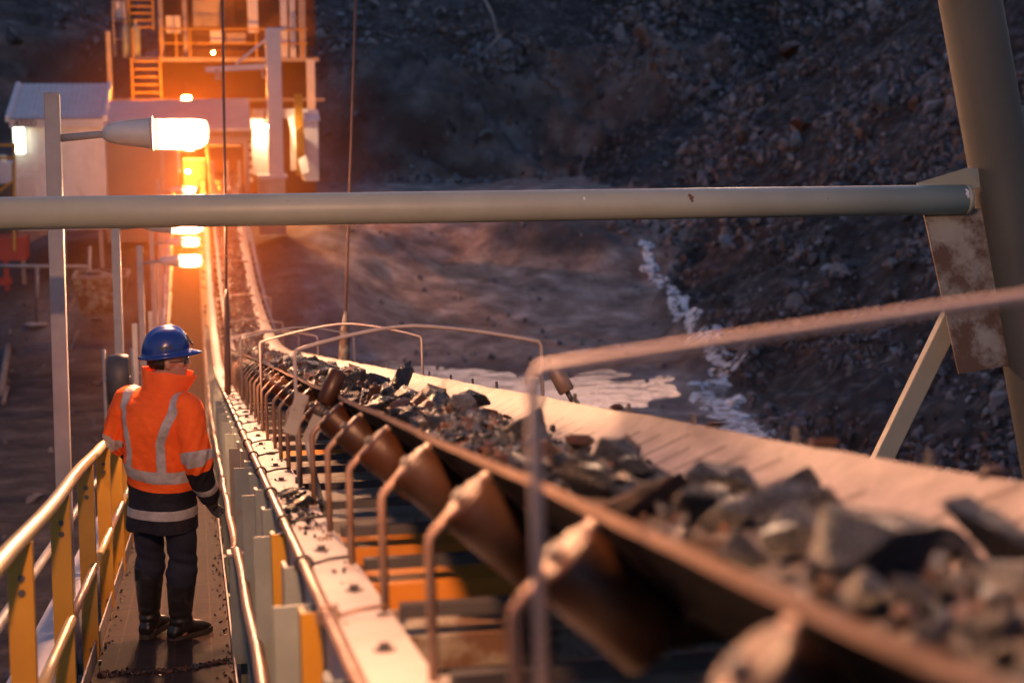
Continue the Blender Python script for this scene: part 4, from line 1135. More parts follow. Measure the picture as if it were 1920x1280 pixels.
# lit tail chute beside the column
ch = empty('tail_chute', 'brightly lit white steel chute panel left of the lilac column', 'chute', pix(490, 330, cz+1.5))
zbox('face_panel', 474, 222, 511, 328, cz+1.6, .2, M['white'], ch)
zbox('back_panel', 474, 205, 580, 222, cz+2.4, .2, M['white'], ch)
for k in range(7): zbox('skirt_clip', 463+(k%2)*3, 238+k*16, 474, 246+k*16, cz+1.6, .2, M['white'], ch)
MB().prism([pix(540, 222, cz+2), pix(556, 215, cz+2), pix(580, 322, cz+1.2), pix(566, 328, cz+1.2)], FW*.08).build('side_wing', M['white'], ch, True)
MB().prism([pix(545, 235, cz+2.2), pix(552, 235, cz+2.2), pix(575, 318, cz+2.0), pix(545, 320, cz+2.0)], FW*.08).build('wing_lining', M['plantsteel'], ch, True)
fl = empty('flood_lamp', 'small flood lamp behind the column lighting the white chute panel', 'flood lamp', pix(500, 330, cz))
b0 = pix(497, 238, cz+1.0); MB().ellipsoid(b0, (.07,.07,.07)).build('bulb', M['flood'], fl, True)
MB().tube([b0+Vector((0,0,.09)), b0+Vector((0,0,.10)), b0+Vector((0,0,.20))], [.22,.2,.05], 16).build('shade', M['housing'], fl, True)
MB().tube([b0+Vector((0,0,.2)), b0+Vector((0,0,.55)), b0+Vector((0,0,.55))+RT*.4-FW*.6], .025, 8).build('bracket', M['dark'], fl, True)
op_ = empty('orange_post', 'orange lit flat post right of the jib column', 'post', pix(562, 330, cz+1))
zbox('flat', 553, 177, 568, 240, cz+1.5, .1, M['yellow'], op_); zbox('flat', 556, 240, 572, 330, cz+1.5, .1, M['yellow'], op_)
cb_ = empty('concrete_block', 'pale grey upright block standing right of the chute', 'block', pix(585, 320, cz+2))
zbox('block_body', 571, 226, 598, 340, cz+2, 1.6, M['column'], cb_)
MB().prism([pix(569, 226, cz+1.95), pix(600, 224, cz+1.95), pix(596, 206, cz+3.7), pix(571, 207, cz+3.7)], (0,0,-.05)).build('cover', M['white'], cb_, True)
# plant sodium lamps: on the roof edge and up the tower
def plant_lamp(p, lab, s=1.0):
    r = empty('bulkhead_lamp', lab, 'lamp', p, 'sodium lamps on the plant')
    MB().ellipsoid(p, (.09*s,.06*s,.06*s)).build('bulb', M['bulbfar'], r, True)
    MB().tube([p+Vector((0,0,.07)), p+Vector((0,0,.08)), p+Vector((0,0,.16))], [.15,.14,.04], 14).build('shade', M['housing'], r, True)
    MB().tube([p+Vector((0,0,.15)), p+Vector((0,0,.5)), p+Vector((0,0,.5))+FW*1.2], .02, 8).build('bracket', M['dark'], r, True)
plant_lamp(pix(350, 184, tz+6.0), 'sodium lamp just behind the transfer house roof ridge', 1.7)
plant_lamp(pix(352, 322, tz+.4), 'sodium lamp under the transfer house canopy', .7)
plant_lamp(pix(400, 99, pz+1.5), 'sodium lamp under the plant platform', .45)
plant_lamp(pix(440, -30, pz+1.0), 'sodium lamp high on the tower', .38)

# ------------------------------------------------------------------ yard on the left
rm = empty('red_cabinet', 'faded red cabinet on legs with a white stripe at the yard edge', 'cabinet', pix(10, 520, 47))
zbox('body', -40, 446, 44, 490, 47, 1.2, M['red'], rm); zbox('stripe', -38, 462, 34, 470, 46.98, .02, M['inkw'], rm)
for px in (-20, 12): zbox('leg', px-3, 490, px+5, 545, 47.2, .15, M['red'], rm)
zbox('foot', -10, 522, 18, 535, 47.1, .4, M['red'], rm)
rl = empty('yard_rail', 'pale low pipe rail across the yard under the hut', 'rail', pix(100, 520, 45))
MB().tube([pix(-60, 498, 45), pix(168, 500, 45)], .05, 8).build('rail', M['post'], rl, True)
for px in (-30, 70, 168): MB().tube([pix(px, 462 if px == 168 else 498, 45), pix(px, 560, 45)], .05, 8).build('post', M['post'], rl, True)
sk = empty('skip_bin', 'rusty brown skip bin filled with rubble behind the second lamp post', 'skip bin', pix(190, 590, 43))
a0 = pix(140, 588, 43); 
def sp2(u, f, z): return a0 + RT*u + FW*f + Vector((0,0,z))
m = MB(); lo_ = [(.15,.2),(1.25,.2),(1.25,1.2),(.15,1.2)]; hi_ = [(0,0),(1.42,0),(1.42,1.4),(0,1.4)]; hi2 = [(.05,.05),(1.37,.05),(1.37,1.35),(.05,1.35)]
m.loft([[sp2(u,f,-.1) for u,f in lo_], [sp2(u,f,.95) for u,f in hi_], [sp2(u,f,.95) for u,f in hi2], [sp2(u,f,.65) for u,f in hi2]], True, False).build('tub', M['rustplate'], sk, True)
m = MB(); m.loft([[sp2(u,f,.92) for u,f in ((-.04,-.04),(1.46,-.04),(1.46,1.44),(-.04,1.44))], [sp2(u,f,1.0) for u,f in ((-.04,-.04),(1.46,-.04),(1.46,1.44),(-.04,1.44))], [sp2(u,f,1.0) for u,f in hi2], [sp2(u,f,.92) for u,f in hi2]], False, False).build('rim', M['timber'], sk, True)
m = MB(); m.ellipsoid(sp2(.7,.7,.7), (.6,.6,.33)); m.build('rubble_fill', M['rubble'], sk, True)
for i, (u, f, s) in enumerate(((.5,.5,.2),(.95,.8,.22),(.7,1.0,.17))):
    o = bpy.data.objects.new('loose_stone', random.choice(ore_me[0])); COL.objects.link(o); o.location = sp2(u,f,1.0); o.scale = (s*1.2,s,s*.8)
    tag(o, ['grey stone on the left of the skip load', 'larger grey stone at the back right of the skip load', 'grey stone in the middle back of the skip load'][i], 'stone', 'stones heaped in the skip')
def ground_thing(px, py): 
    u, v = ray_ground(px, py); return gp(u, v)
fp = ground_thing(69, 608); po = empty('sign_stand', 'thin dark pole on a pale round base standing in the yard', 'pole', fp)
MB().tube([fp, fp+Vector((0,0,1.15))], .025, 8).build('pole', M['dark'], po, True)
MB().tube([fp-Vector((0,0,.02)), fp+Vector((0,0,.03)), fp+Vector((0,0,.05))], [.34,.34,.2], 20).build('base', M['concrete'], po, True)
for (a, b, r, lab, nm) in (((16,655),(2,745),.10,'pale round timber pole lying on the yard at the picture edge','timber_pole'), ((147,622),(132,660),.04,'thin pale batten lying on the yard between the posts','batten'),
                           ((14,730),(6,760),.06,'short grey offcut below the pale timber pole','offcut'), ((140,560),(128,590),.035,'short pale stick near the skip','batten')):
    A, B = ground_thing(*a), ground_thing(*b); up = Vector((0,0,r))
    if nm == 'batten': o = MB().bar(A+up, B+up, r*2, r*1.4).build(nm, M['timber'])
    else: o = MB().tube([A+up, (A+B)/2+up*1.2, B+up], [r, r*.95, r*.9], 10).build(nm, M['timber'])
    tag(o, lab, 'timber')
for (px, py, s, lab) in ((64, 940, .30, 'pale flat stone lying alone on the near yard'), (182, 602, .2, 'small white stone beside the second lamp post'), (200,905,.12,'little pale stone in the dark yard'), (185, 722, .22, 'grey lump on the yard behind the lamp posts')):
    q = ground_thing(px, py); o = bpy.data.objects.new('yard_stone', random.choice(ore_me[3])); COL.objects.link(o); o.location = q + Vector((0,0,s*.2)); o.scale = (s, s*.7, s*.35); o.rotation_euler = (0,0,px); tag(o, lab, 'stone')
fx = empty('yard_barrier', 'dark orange steel barrier rail left of the hut', 'barrier', pix(0, 330, 47))
for py in (272, 296): MB().bar(pix(-60, py, 47), pix(27, py, 47), .06, .08).build('rail', M['yellow'], fx, True)
for px in (-30, 27): MB().bar(pix(px, 268, 47), pix(px, 470, 47), .07, .07, (0,1,0)).build('post', M['yellow'], fx, True)
MB().bar(pix(30, 335, 47), pix(-20, 372, 47), .07, .07).build('stay', M['yellow'], fx, True)
cm = empty('compressor', 'grey machine with a pale cowl standing left of the hut', 'machine', pix(0, 365, 48.5))
zbox('cowl', -30, 305, 20, 345, 48.5, 1.2, M['column'], cm); zbox('skid', -36, 345, 22, 470, 48.4, 1.4, M['dark'], cm); MB().tube([pix(6,305,48.8), pix(6,292,48.8)], .12, 10).build('exhaust', M['white'], cm, True)

# ------------------------------------------------------------------ the worker
def remesh(mb, name, voxel, smooth=4):
    me = mb.mesh('tmp'); o = bpy.data.objects.new('tmp', me); COL.objects.link(o)
    r = o.modifiers.new('r', 'REMESH'); r.mode = 'VOXEL'; r.voxel_size = voxel; r.use_smooth_shade = True
    if smooth:
        sm = o.modifiers.new('s', 'SMOOTH'); sm.factor = .5; sm.iterations = smooth
    dg = bpy.context.evaluated_depsgraph_get(); out = bpy.data.meshes.new_from_object(o.evaluated_get(dg))
    bpy.data.objects.remove(o); out.name = name
    out.polygons.foreach_set('use_smooth', [True]*len(out.polygons)); return out
def ring(cx, cy, z, a, b, n=36, e=2.3, tilt=0.0):
    pts = []
    for k in range(n):
        t = 2*math.pi*k/n; c, s = math.cos(t), math.sin(t)
        x = a*math.copysign(abs(c)**(2/e), c); y = b*math.copysign(abs(s)**(2/e), s)
        pts.append(Vector((cx+x, cy+y, z+tilt*x)))
    return pts
def limb(mb, pts, radii, n=18):
    # resample through the joints so that bends are rounded
    P_, R_ = [], []
    for i in range(len(pts)-1):
        for t in np.linspace(0, 1, 9)[: (9 if i == len(pts)-2 else 8)]:
            P_.append(Vector(pts[i]).lerp(Vector(pts[i+1]), t)); R_.append(radii[i]*(1-t)+radii[i+1]*t)
    for _ in range(5):
        Q = [p.copy() for p in P_]
        for i in range(1, len(P_)-1): P_[i] = Q[i]*.5 + (Q[i-1]+Q[i+1])*.25
    mb.tube(P_, R_, n); mb.ellipsoid(P_[0], (R_[0],)*3); mb.ellipsoid(P_[-1], (R_[-1],)*3)
def seg_t(p, a, b):
    ab = b-a; t = max(0, min(1, (p-a).dot(ab)/ab.length_squared)); return t, (p-(a+ab*t)).length
def make_person():
    D0 = 9.42; base = P(-.225, D0, WALK)
    r = empty('person', 'person in orange jacket and blue hard hat standing on the walkway, looking right', 'person', base)
    r.rotation_euler = (0, 0, R(-35)); r.scale = (1.0, 1.0, 1)
    S_R, E_R, W_R = Vector((.205,-.01,1.375)), Vector((.272,-.045,1.09)), Vector((.262,.075,.86))
    S_L, E_L, W_L = Vector((-.205,-.01,1.385)), Vector((-.305,.0,1.13)), Vector((-.215,.20,.98))
    hy = R(-47)                                     # head turn
    HM = Matrix.Rotation(hy, 3, 'Z')
    hc = Vector((.040, .050, -.024))
    def hp_(x, y, z): return hc + HM @ Vector((x, y, 0)) + Vector((0,0,z))
    # body: one continuous surface (head, neck, trunk, arms with fingers, legs)
    b = MB()
    b.ellipsoid(hp_(0,-.012,1.665), (.076,.096,.102), HM); b.ellipsoid(hp_(0,.03,1.59), (.058,.066,.072), HM)
    b.ellipsoid(hp_(0,.072,1.558), (.026,.026,.022), HM)                      # chin
    b.tube([hp_(0,.085,1.655), hp_(0,.104,1.635), hp_(0,.117,1.615), hp_(0,.100,1.604)], [.008,.011,.0155,.012], 10)   # nose
    b.ellipsoid(hp_(0,.094,1.588), (.024,.012,.007), HM); b.ellipsoid(hp_(0,.092,1.576), (.022,.012,.007), HM)     # lips
    b.ellipsoid(hp_(.037,.066,1.622), (.026,.026,.022), HM); b.ellipsoid(hp_(-.037,.066,1.622), (.026,.026,.022), HM)  # cheeks
    b.ellipsoid(hp_(0,.078,1.672), (.055,.022,.013), HM)                      # brow
    for s in (-1, 1):
        b.ellipsoid(hp_(s*.078,-.012,1.628), (.010,.019,.031), HM)
        b.ellipsoid(hp_(s*.030,.083,1.645), (.013,.010,.009), HM)
    b.tube([Vector((0,0,1.36)), Vector((.005,.01,1.47)), hp_(0,-.015,1.60)], [.075,.062,.060], 16)
    limb(b, [Vector((0,.01,.86)), Vector((0,0,1.1)), Vector((0,0,1.33)), Vector((0,0,1.41))], [.135,.125,.13,.09])
    for S, E, W, sd in ((S_R,E_R,W_R,1), (S_L,E_L,W_L,-1)):
        limb(b, [Vector((sd*.10,0,1.36)), S, E, W], [.07,.058,.045,.031])
        f = (W-E).normalized(); side = Vector((0,0,1)).cross(f).normalized(); upv = f.cross(side)
        palm = W + f*.055
        b.tube([W, W+f*.03, palm, W+f*.092], [.028,.034,.038,.034], 12)
        for q, (o_, ln, rd) in enumerate(((-.030,.070,.0085), (-.010,.080,.009), (.010,.076,.0088), (.029,.060,.0078))):
            k0 = W + f*.085 + upv*o_; k1 = k0 + f*ln*.45 + side*sd*-.006; k2 = k1 + f*ln*.3 + side*sd*(-.018-.003*q); k3 = k2 + f*ln*.12 + side*sd*(-.020)
            b.tube([k0, k1, k2, k3], [rd*1.15, rd*1.05, rd, rd*.8], 8)
        t0_ = W + f*.03 + upv*(.026); b.tube([t0_, t0_+f*.035+upv*.022, t0_+f*.064+upv*.022-side*sd*.012], [.013,.0105,.008], 8)
    HL, HR = Vector((-.095,.01,.86)), Vector((.095,.01,.86))
    AL, AR = Vector((-.105,-.02,.10)), Vector((.098,.0,.10))
    KL, KR = Vector((-.11,.02,.47)), Vector((.105,.03,.47))
    for H_, K_, A_ in ((HL,KL,AL),(HR,KR,AR)):
        limb(b, [H_, K_, A_, A_-Vector((0,0,.05))], [.085,.056,.040,.04])
    me = remesh(b, 'body', .0062, 2)
    skin, nt, bs = nodes('skin'); co = coords(nt)
    L(nt, ramp(nt, noise_n(nt, co, 14, 4), [(.3,(.50,.26,.18)),(.7,(.42,.20,.135))]).outputs[0], bs.inputs['Base Color'])
    bs.inputs['Roughness'].default_value = .5; bs.inputs['Subsurface Weight'].default_value = .1; bs.inputs['Subsurface Radius'].default_value = (.02,.008,.004)
    glove = pm('dark_glove', (.03,.03,.035), (.045,.04,.04), 30, .7, .1, bump=.001)
    me.materials.append(skin); me.materials.append(glove)
    ix = []
    for p in me.polygons:
        c = p.center
        ix.append(1 if (c.z < 1.02 and ((c-W_R).length < .22 or (c-W_L).length < .24) and abs(c.x) > .12) else 0)
    me.polygons.foreach_set('material_index', ix)
    o = bpy.data.objects.new('body', me); COL.objects.link(o); o.parent = r
    # hair below the helmet
    hm = MB(); hm.ellipsoid(hp_(0,-.022,1.655), (.083,.094,.092), HM)
    hm2 = remesh(hm, 'hair', .007, 1)
    bm = bmesh.new(); bm.from_mesh(hm2); HI = HM.inverted()
    dele = [v for v in bm.verts if (HI @ (v.co-hc)).y > .012 - (v.co.z-1.6)*.1 or v.co.z < 1.575 or (abs((HI @ (v.co-hc)).x) > .06 and (HI @ (v.co-hc)).y > -.03 and v.co.z < 1.64)]
    bmesh.ops.delete(bm, geom=dele, context='VERTS')
    for v in bm.verts: v.co += v.normal*(.004+.004*noise.noise(v.co*70))
    bm.to_mesh(hm2); bm.free()
    hair = pm('dark_brown_hair', (.035,.018,.012), (.02,.011,.008), 60, .5, .1, bump=.002, bscale=220)
    hm2.materials.append(hair); o = bpy.data.objects.new('hair', hm2); COL.objects.link(o); o.parent = r; o.modifiers.new('t', 'SOLIDIFY').thickness = .006
    # trousers
    t = MB()
    t.loft([ring(0,.01,.70,.175,.135), ring(0,.01,.85,.18,.14), ring(0,.01,1.0,.175,.135)], True, True)
    limb(t, [Vector((-.095,.01,.80)), Vector((-.108,.0,.60)), KL, Vector((-.108,-.005,.36))], [.092,.088,.080,.080])
    limb(t, [Vector((.098,.01,.80)), Vector((.112,.01,.60)), KR, Vector((.106,.005,.36))], [.092,.088,.080,.080])
    tm = remesh(t, 'trousers', .0075, 3)
    nn_ = [v.normal.copy() for v in tm.vertices]
    for v in tm.vertices:
        n = noise.noise(Vector((v.co.x*9, v.co.y*9, v.co.z*15)))*.006
        n += .011*math.exp(-((v.co.z-.405)/.035)**2) + .004*math.sin(v.co.z*85+v.co.x*25+v.co.y*20)*math.exp(-((v.co.z-.47)/.07)**2)
        v.co += nn_[v.index]*n
    navy = pm('navy_cloth', (.012,.014,.028), (.018,.018,.030), 12, .85, .08, bump=.0012, bscale=260, patch=(.035,.028,.028), pscale=9, pthr=.66)
    tm.materials.append(navy); o = bpy.data.objects.new('trousers', tm); COL.objects.link(o); o.parent = r
    # rubber boots
    bootm = pm('black_gumboot', (.012,.012,.012), (.02,.018,.017), 8, .38, .12, bump=.001, patch=(.075,.052,.042), pscale=10, pthr=.60)
    solem = pm('muddy_sole', (.06,.045,.036), (.04,.03,.025), 9, .8, .1, bump=.003)
    for A_, yaw in ((AL, 12), (AR, -14)):
        q = MB(); RM = Matrix.Rotation(R(yaw), 3, 'Z'); o0 = Vector((A_.x, A_.y, 0))
        def w(x, y, z): return o0 + RM @ Vector((x, y, z))
        rings = []
        for z, a, bb, cy in ((.42,.080,.084,.02),(.41,.084,.088,.02),(.34,.080,.086,.012),(.24,.070,.077,.004),(.16,.060,.068,0),(.11,.058,.068,.0),(.06,.055,.066,0)):
            rings.append([w(a*math.cos(t_), cy+bb*math.sin(t_), z) for t_ in [2*math.pi*k/28 for k in range(28)]])
        q.loft(rings, True, True)
        ft = []
        for y, hw, zt in ((-.085,.030,.07),(-.07,.040,.10),(-.02,.043,.125),(.05,.045,.115),(.11,.050,.088),(.16,.049,.070),(.195,.036,.055),(.21,.018,.042)):
            ft.append([w(hw*math.copysign(abs(math.cos(t_))**.8, math.cos(t_)), y, .022+(zt-.022)*(.5+.5*math.sin(t_))) for t_ in [2*math.pi*k/20 for k in range(20)]])
        q.loft(ft, True, True)
        bme = remesh(q, 'boot', .007, 3)
        nb_ = [v.normal.copy() for v in bme.vertices]
        for v in bme.vertices: v.co += nb_[v.index]*(.003*noise.noise(Vector((v.co.x*14, v.co.y*14, v.co.z*30))) + .003*math.sin(v.co.z*120)*math.exp(-((v.co.z-.13)/.05)**2))
        bme.materials.append(bootm); bo = bpy.data.objects.new('boot', bme); COL.objects.link(bo); bo.parent = r
        sl = MB(); out_ = [(-.092,0),(-.085,.030),(-.05,.043),(.0,.040),(.06,.044),(.12,.054),(.17,.050),(.205,.034),(.222,0)]
        poly = [(hw, y) for y, hw in out_] + [(-hw, y) for y, hw in out_[-2:0:-1]]
        sl.loft([[w(x, y, 0) for x, y in poly], [w(x*1.03, y, .018) for x, y in poly], [w(x, y, .034) for x, y in poly]], True, False)
        sl.build('sole', solem, bo)
    # jacket
    j = MB()
    j.loft([ring(.0,.005,.655,.212,.172), ring(.0,.005,.69,.208,.168), ring(0,.005,.78,.200,.160), ring(0,.0,.90,.198,.155), ring(0,0,1.04,.205,.155), ring(0,-.005,1.18,.213,.155),
            ring(0,-.012,1.29,.215,.150), ring(0,-.01,1.365,.205,.128), ring(0,.0,1.42,.165,.105), ring(0,.005,1.462,.105,.092), ring(0.005,.01,1.49,.085,.085)], True, True)
    limb(j, [Vector((.13,-.005,1.37)), S_R, E_R, W_R+(W_R-E_R)*.02], [.078,.090,.080,.062])
    limb(j, [Vector((-.13,-.005,1.38)), S_L, E_L, W_L+(W_L-E_L)*.02], [.078,.090,.080,.060])
    jm = remesh(j, 'jacket', .0072, 5)
    n_ = len(jm.vertices); refl = np.zeros(n_); navy_m = np.zeros(n_)
    def band(x, c, w): return w/2-abs(x-c)
    nj_ = [v.normal.copy() for v in jm.vertices]
    for v in jm.vertices:
        p = v.co; arms = []
        for S, E, W in ((S_R,E_R,W_R),(S_L,E_L,W_L)):
            t1, d1 = seg_t(p, S, E); t2, d2 = seg_t(p, E, W); L1 = (E-S).length; L2 = (W-E).length
            arms.append((d1, t1*L1, L1, L2) if d1 < d2 else (d2, L1+t2*L2, L1, L2))
        da, s, L1, L2 = min(arms)
        torso = math.hypot(p.x/.205, p.y/.155)
        on_arm = da < .108 and (abs(p.x) > .205 or torso > 1.16) and s > .06
        if on_arm:
            refl[v.index] = max(band(s, L1*.93, .052), band(s, L1+L2*.80, .040)); navy_m[v.index] = s-(L1+.055)
        else:
            zz = p.z + .02*(p.x/.2) + .012*math.cos(p.x*9)
            rb = max(band(zz, 1.0, .068), band(p.z, .765, .056))
            # brace bands over the shoulders: straight up from the waist, then out to the shoulder
            cx = .105 + max(0, p.z-1.18)*.34 - max(0, p.z-1.36)*.5
            vb = band(abs(p.x), cx, .050)
            if p.z < 1.0: vb = -1
            refl[v.index] = max(rb, vb); navy_m[v.index] = .915-zz
        ff = .011*noise.fractal(Vector((p.x*5, p.y*5, p.z*8)), 1, 2.1, 3) + .010*(noise.ridged_multi_fractal(Vector((p.x*4+3, p.y*4, p.z*5.5)), .9, 2.1, 3, 1, 2)-1.1)*.6
        if on_arm: ff += .008*math.sin(s*48 + 9*math.atan2(p.y, p.x-(.25 if p.x > 0 else -.25)))*math.exp(-((s-L1)/.12)**2)
        else: ff += .004*math.sin(p.z*34+p.x*16)*math.exp(-((p.z-1.0)/.14)**2) + .006*math.sin(p.x*26+p.z*8)*math.exp(-((p.z-.64)/.08)**2)
        if refl[v.index] > 0: ff += .002
        v.co = p + nj_[v.index]*ff
    for nm, a in (('refl', refl), ('navy', navy_m)):
        at = jm.attributes.new(nm, 'FLOAT', 'POINT'); at.data.foreach_set('value', a.astype(np.float32))
    jmat, nt, bs = nodes('high_vis_jacket'); co = coords(nt)
    def att(n): return N(nt, 'ShaderNodeAttribute', attribute_name=n).outputs['Fac']
    org = ramp(nt, noise_n(nt, co, 7, 6), [(.35, (1.0,.15,.020)), (.72, (.90,.105,.015))]).outputs[0]
    nvy = ramp(nt, noise_n(nt, co, 9, 5), [(.35, (.014,.014,.022)), (.7, (.024,.021,.027))]).outputs[0]
    c = mixc(nt, math_n(nt, 'GREATER_THAN', att('navy'), 0.0), org, nvy)
    slv = ramp(nt, noise_n(nt, co, 11, 8, .65), [(.34, (.34,.30,.28)), (.62, (.52,.48,.46))]).outputs[0]
    rf = math_n(nt, 'GREATER_THAN', att('refl'), 0.0)
    c = mixc(nt, rf, c, slv)
    gr = ramp(nt, noise_n(nt, co, 4.5, 9, .7), [(.54, g3(0)), (.74, g3(.22))]).outputs[0]
    c = mixc(nt, gr, c, (.13,.06,.035)); L(nt, c, bs.inputs['Base Color'])
    L(nt, math_n(nt, 'MULTIPLY_ADD', rf, -.35, .78), bs.inputs['Roughness'])
    bs.inputs['Specular IOR Level'].default_value = .25
    seam = math_n(nt, 'MULTIPLY', math_n(nt, 'LESS_THAN', math_n(nt, 'ABSOLUTE', att('refl')), .0022), -1.0)
    hh = math_n(nt, 'ADD', math_n(nt, 'MULTIPLY', noise_n(nt, co, 22, 7, .6), 1.6), math_n(nt, 'MULTIPLY', noise_n(nt, co, 300, 2), .12))
    hh = math_n(nt, 'ADD', hh, math_n(nt, 'MULTIPLY', seam, .5)); bump_n(nt, bs, hh, .006, .8)
    jm.materials.append(jmat); jo = bpy.data.objects.new('jacket', jm); COL.objects.link(jo); jo.parent = r
    # stand-up collar with an open corner towards the face
    cmat = pm('orange_collar_cloth', (1.0,.15,.020), (.90,.105,.015), 8, .78, .1, bump=.002, bscale=40)
    cb = MB(); nA = 44; rows = [[] for _ in range(8)]
    for k in range(nA):
        a = R(-47) + R(90) + R(16) + R(328)*k/(nA-1)          # opening faces the way the head looks
        aw = abs(k/(nA-1)-.5)*2
        for q in range(4):
            f = q/3
            rad = .118 + .004*f + .075*f*max(0, aw-.66)/.34 + .003*math.sin(k*1.1)*f
            z = 1.425 + f*(.165 - .018*math.sin(aw*3.14)) - .055*f*max(0, aw-.55)/.45
            c_ = Vector((.024, .026, z)); d_ = Vector((math.cos(a)*1.02, math.sin(a)*.98, 0))
            rows[q].append(c_ + d_*rad); rows[7-q].append(c_ + d_*(rad-.010))
    cb.loft([list(x) for x in zip(*rows)], True, True)
    co_ = cb.build('collar', cmat, jo); sb_ = co_.modifiers.new('s', 'SUBSURF'); sb_.levels = 1; sb_.render_levels = 2
    # hard hat
    hat = pm('blue_hard_hat', (.018,.05,.26), (.015,.042,.22), 4, .24, .05, bump=0, patch=(.04,.06,.2), pscale=14, pthr=.72)
    hb = MB(); rings = []; nh = 64
    tl = R(5)                                                # brim dips towards the front
    def hh_(x, y, z): return hp_(x, y, 1.684 + z + y*.095)
    for i in range(15):
        f = i/14; a = f*math.pi/2*.985
        row = []
        for k in range(nh):
            t = 2*math.pi*k/nh; rx, ry = .113*math.cos(a)**.85, .134*math.cos(a)**.85
            x, y, z = rx*math.cos(t), ry*math.sin(t)-.012, .146*math.sin(a)**.95
            rg = math.exp(-(x/.020)**2)*math.sin(min(a*1.35, math.pi/2))*.011*(1 if y > -.13 else .5)
            rg += math.exp(-((abs(x)-.046)/.008)**2)*.003*math.sin(a)
            row.append(hh_(x, y, z+rg))
        rings.append(row)
    lip = []
    for sc, z in ((.0,-.012),(.006,-.016),(.010,-.010),(.004,.0)):
        row = []
        for k in range(nh):
            t = 2*math.pi*k/nh; fr_ = max(0, math.sin(t))**2.2; bk = max(0, -math.sin(t))**2
            ex = sc*(1+.6*bk) + (fr_*.060 if sc >= .006 else fr_*.0)
            x, y = (.113+ex*.3)*math.cos(t), (.134+ex)*math.sin(t)-.012
            row.append(hh_(x*(1 + .0*fr_), y, z - (fr_*.012 if sc >= .006 else 0)))
        lip.append(row)
    hb.loft([lip[0], lip[1], lip[2], lip[3]] + rings, True, True)
    ho = hb.build('hard_hat', hat, r)
    lm_ = text_mesh('', .01, M['ink'], 'x', Matrix.Identity(4)) if False else None
    # small dark scuffed sticker on the hat's side
    st = MB(); vs_ = []
    for i in range(9):
        for q in (-1, 1):
            t = R(-22) + R(34)*i/8; a = R(17) + (q*R(3.2) + R(3)*math.sin(i*2.1))*(1 if i % 3 else .5)
            x, y, z = .1145*math.cos(a)**.85*math.cos(t), .1355*math.cos(a)**.85*math.sin(t)-.012, .1475*math.sin(a)**.95
            vs_.append(hh_(x, y, z))
    st.add(vs_, [(2*i, 2*i+1, 2*i+3, 2*i+2) for i in range(8)]); st.build('sticker', M['ink'], ho)
    # ratchet knob at the nape
    MB().ellipsoid(hh_(0, -.150, -.010), (.018,.014,.012)).build('ratchet_knob', M['dark'], ho)
    # goggles pushed on the hat's peak
    g = MB(); 
    gm = pm('goggle_frame', (.10,.085,.075), None, 9, .35, .1, bump=0)
    g.tube([hh_(.050,.110,.070), hh_(.042,.126,.040), hh_(.02,.136,.03), hh_(-.02,.136,.03), hh_(-.042,.126,.04)], .0065, 8)
    g.tube([hh_(.050,.110,.070), hh_(.053,.101,.088), hh_(.041,.096,.098)], .005, 8); g.build('hat_clip', gm, ho)
    # safety glasses on the face
    gl = MB(); 
    for s in (-1, 1): gl.tube([hp_(s*.080,-.02,1.640), hp_(s*.080,.05,1.644), hp_(s*.070,.088,1.646), hp_(s*.05,.104,1.648), hp_(0,.112,1.650)], .0032, 8)
    go = gl.build('safety_glasses', gm, r)
    lens, nt, bs = nodes('clear_lens'); bs.inputs['Base Color'].default_value = (.75,.78,.8,1); bs.inputs['Transmission Weight'].default_value = .9; bs.inputs['Roughness'].default_value = .05; bs.inputs['IOR'].default_value = 1.25
    ln = MB(); rr = [[], []]
    for k in range(13):
        a = R(-58)+R(116)*k/12
        for q, z in enumerate((1.620, 1.656)): rr[q].append(hp_(.076*math.sin(a), .042+.076*math.cos(a), z))
    ln.loft(rr, False, True, False); lo = ln.build('lens', lens, go); lo.modifiers.new('t', 'SOLIDIFY').thickness = .002
    return r
person = make_person()

# ------------------------------------------------------------------ sky, sun, added glow volume, camera
world = bpy.data.worlds.new('World'); scene.world = world; world.use_nodes = True
nt = world.node_tree; bg = nt.nodes['Background']
sky = nt.nodes.new('ShaderNodeTexSky'); sky.sky_type = 'NISHITA'; sky.sun_disc = False
SUN_EL, SUN_AZ = R(3.0), R(20)                      # sun low behind the pit wall ahead
sky.sun_elevation = SUN_EL; sky.sun_rotation = SUN_AZ; sky.air_density = 1.2; sky.dust_density = 1.0; sky.ozone_density = 3.0
tint = nt.nodes.new('ShaderNodeMix'); tint.data_type = 'RGBA'; tint.blend_type = 'MULTIPLY'; tint.inputs[0].default_value = 1
tint.inputs[7].default_value = (1.30, .94, 1.0, 1); nt.links.new(sky.outputs[0], tint.inputs[6]); nt.links.new(tint.outputs[2], bg.inputs[0]); bg.inputs[1].default_value = .135
sl = bpy.data.lights.new('sun', 'SUN'); sl.energy = .25; sl.angle = R(3); sl.color = (1, .72, .5)
so = bpy.data.objects.new('sun', sl); COL.objects.link(so)
sd = Vector((math.sin(SUN_AZ)*math.cos(SUN_EL), math.cos(SUN_AZ)*math.cos(SUN_EL), math.sin(SUN_EL)))
so.rotation_euler = sd.to_track_quat('Z', 'Y').to_euler()
hz_m = bpy.data.materials.new('air'); hz_m.use_nodes = True; hn = hz_m.node_tree; hn.nodes.clear()
ho_ = hn.nodes.new('ShaderNodeOutputMaterial'); pv = hn.nodes.new('ShaderNodeVolumePrincipled')
hn.links.new(pv.outputs[0], ho_.inputs['Volume'])
dm = hz_m; dm.name = 'orange_glow_volume'
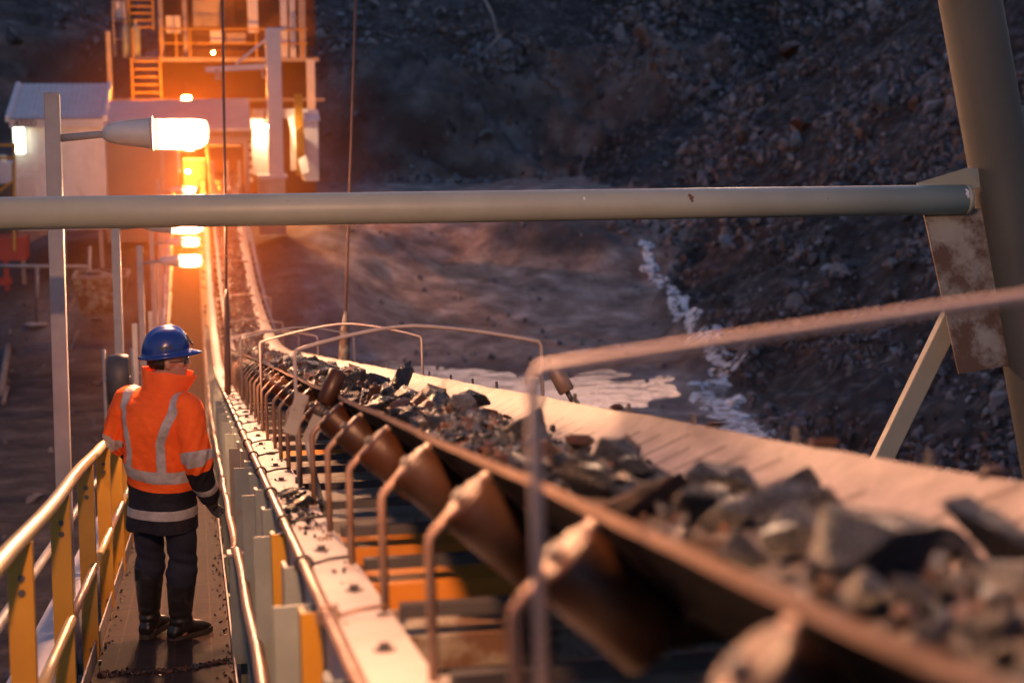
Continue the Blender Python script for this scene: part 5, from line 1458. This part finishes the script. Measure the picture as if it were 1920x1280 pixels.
for n in dm.node_tree.nodes:
    if n.type == 'PRINCIPLED_VOLUME':
        n.inputs['Color'].default_value = (1,.31,.06,1); n.inputs['Anisotropy'].default_value = .3
        dt = dm.node_tree; tc = dt.nodes.new('ShaderNodeTexCoord'); ln_ = dt.nodes.new('ShaderNodeVectorMath'); ln_.operation = 'LENGTH'
        dt.links.new(tc.outputs['Object'], ln_.inputs[0])
        mr = dt.nodes.new('ShaderNodeMapRange'); mr.interpolation_type = 'SMOOTHSTEP'; mr.inputs[1].default_value = .15; mr.inputs[2].default_value = .98; mr.inputs[3].default_value = .0165; mr.inputs[4].default_value = 0
        dt.links.new(ln_.outputs['Value'], mr.inputs[0]); dt.links.new(mr.outputs[0], n.inputs['Density'])
dmb = MB(); dmb.ellipsoid((0,0,0), (1, 1, 1), None, 24, 16)
dc = kind(dmb.build('lamp_glow_volume', dm), 'stuff'); dc.location = P(.2, 40, 1.4); dc.scale = (4.5, 29.0, 5.8)  # added volume, coloured orange to imitate the lens glow round the lamps
cam = bpy.data.cameras.new('Camera'); co_ = bpy.data.objects.new('Camera', cam); COL.objects.link(co_)
cam.sensor_width = 36; cam.lens = 36*FPX/1920; cam.clip_end = 1000; cam.clip_start = .05
co_.matrix_world = Matrix(((CR.x, CU.x, -CF.x, CAM.x), (CR.y, CU.y, -CF.y, CAM.y), (CR.z, CU.z, -CF.z, CAM.z), (0,0,0,1)))
scene.camera = co_
cam.dof.use_dof = True; cam.dof.focus_distance = 9.0; cam.dof.aperture_fstop = 2.1; cam.dof.aperture_blades = 9
scene.view_settings.view_transform = 'Standard'; scene.view_settings.look = 'None'; scene.view_settings.exposure = 1.75; scene.view_settings.gamma = 1
scene.render.engine = 'CYCLES'
cy = scene.cycles; cy.use_denoising = True; cy.max_bounces = 6; cy.diffuse_bounces = 3; cy.glossy_bounces = 3; cy.transmission_bounces = 4; cy.transparent_max_bounces = 12; cy.volume_bounces = 0
cy.sample_clamp_indirect = 6; cy.sample_clamp_direct = 0; cy.caustics_reflective = False; cy.caustics_refractive = False; cy.use_light_tree = True
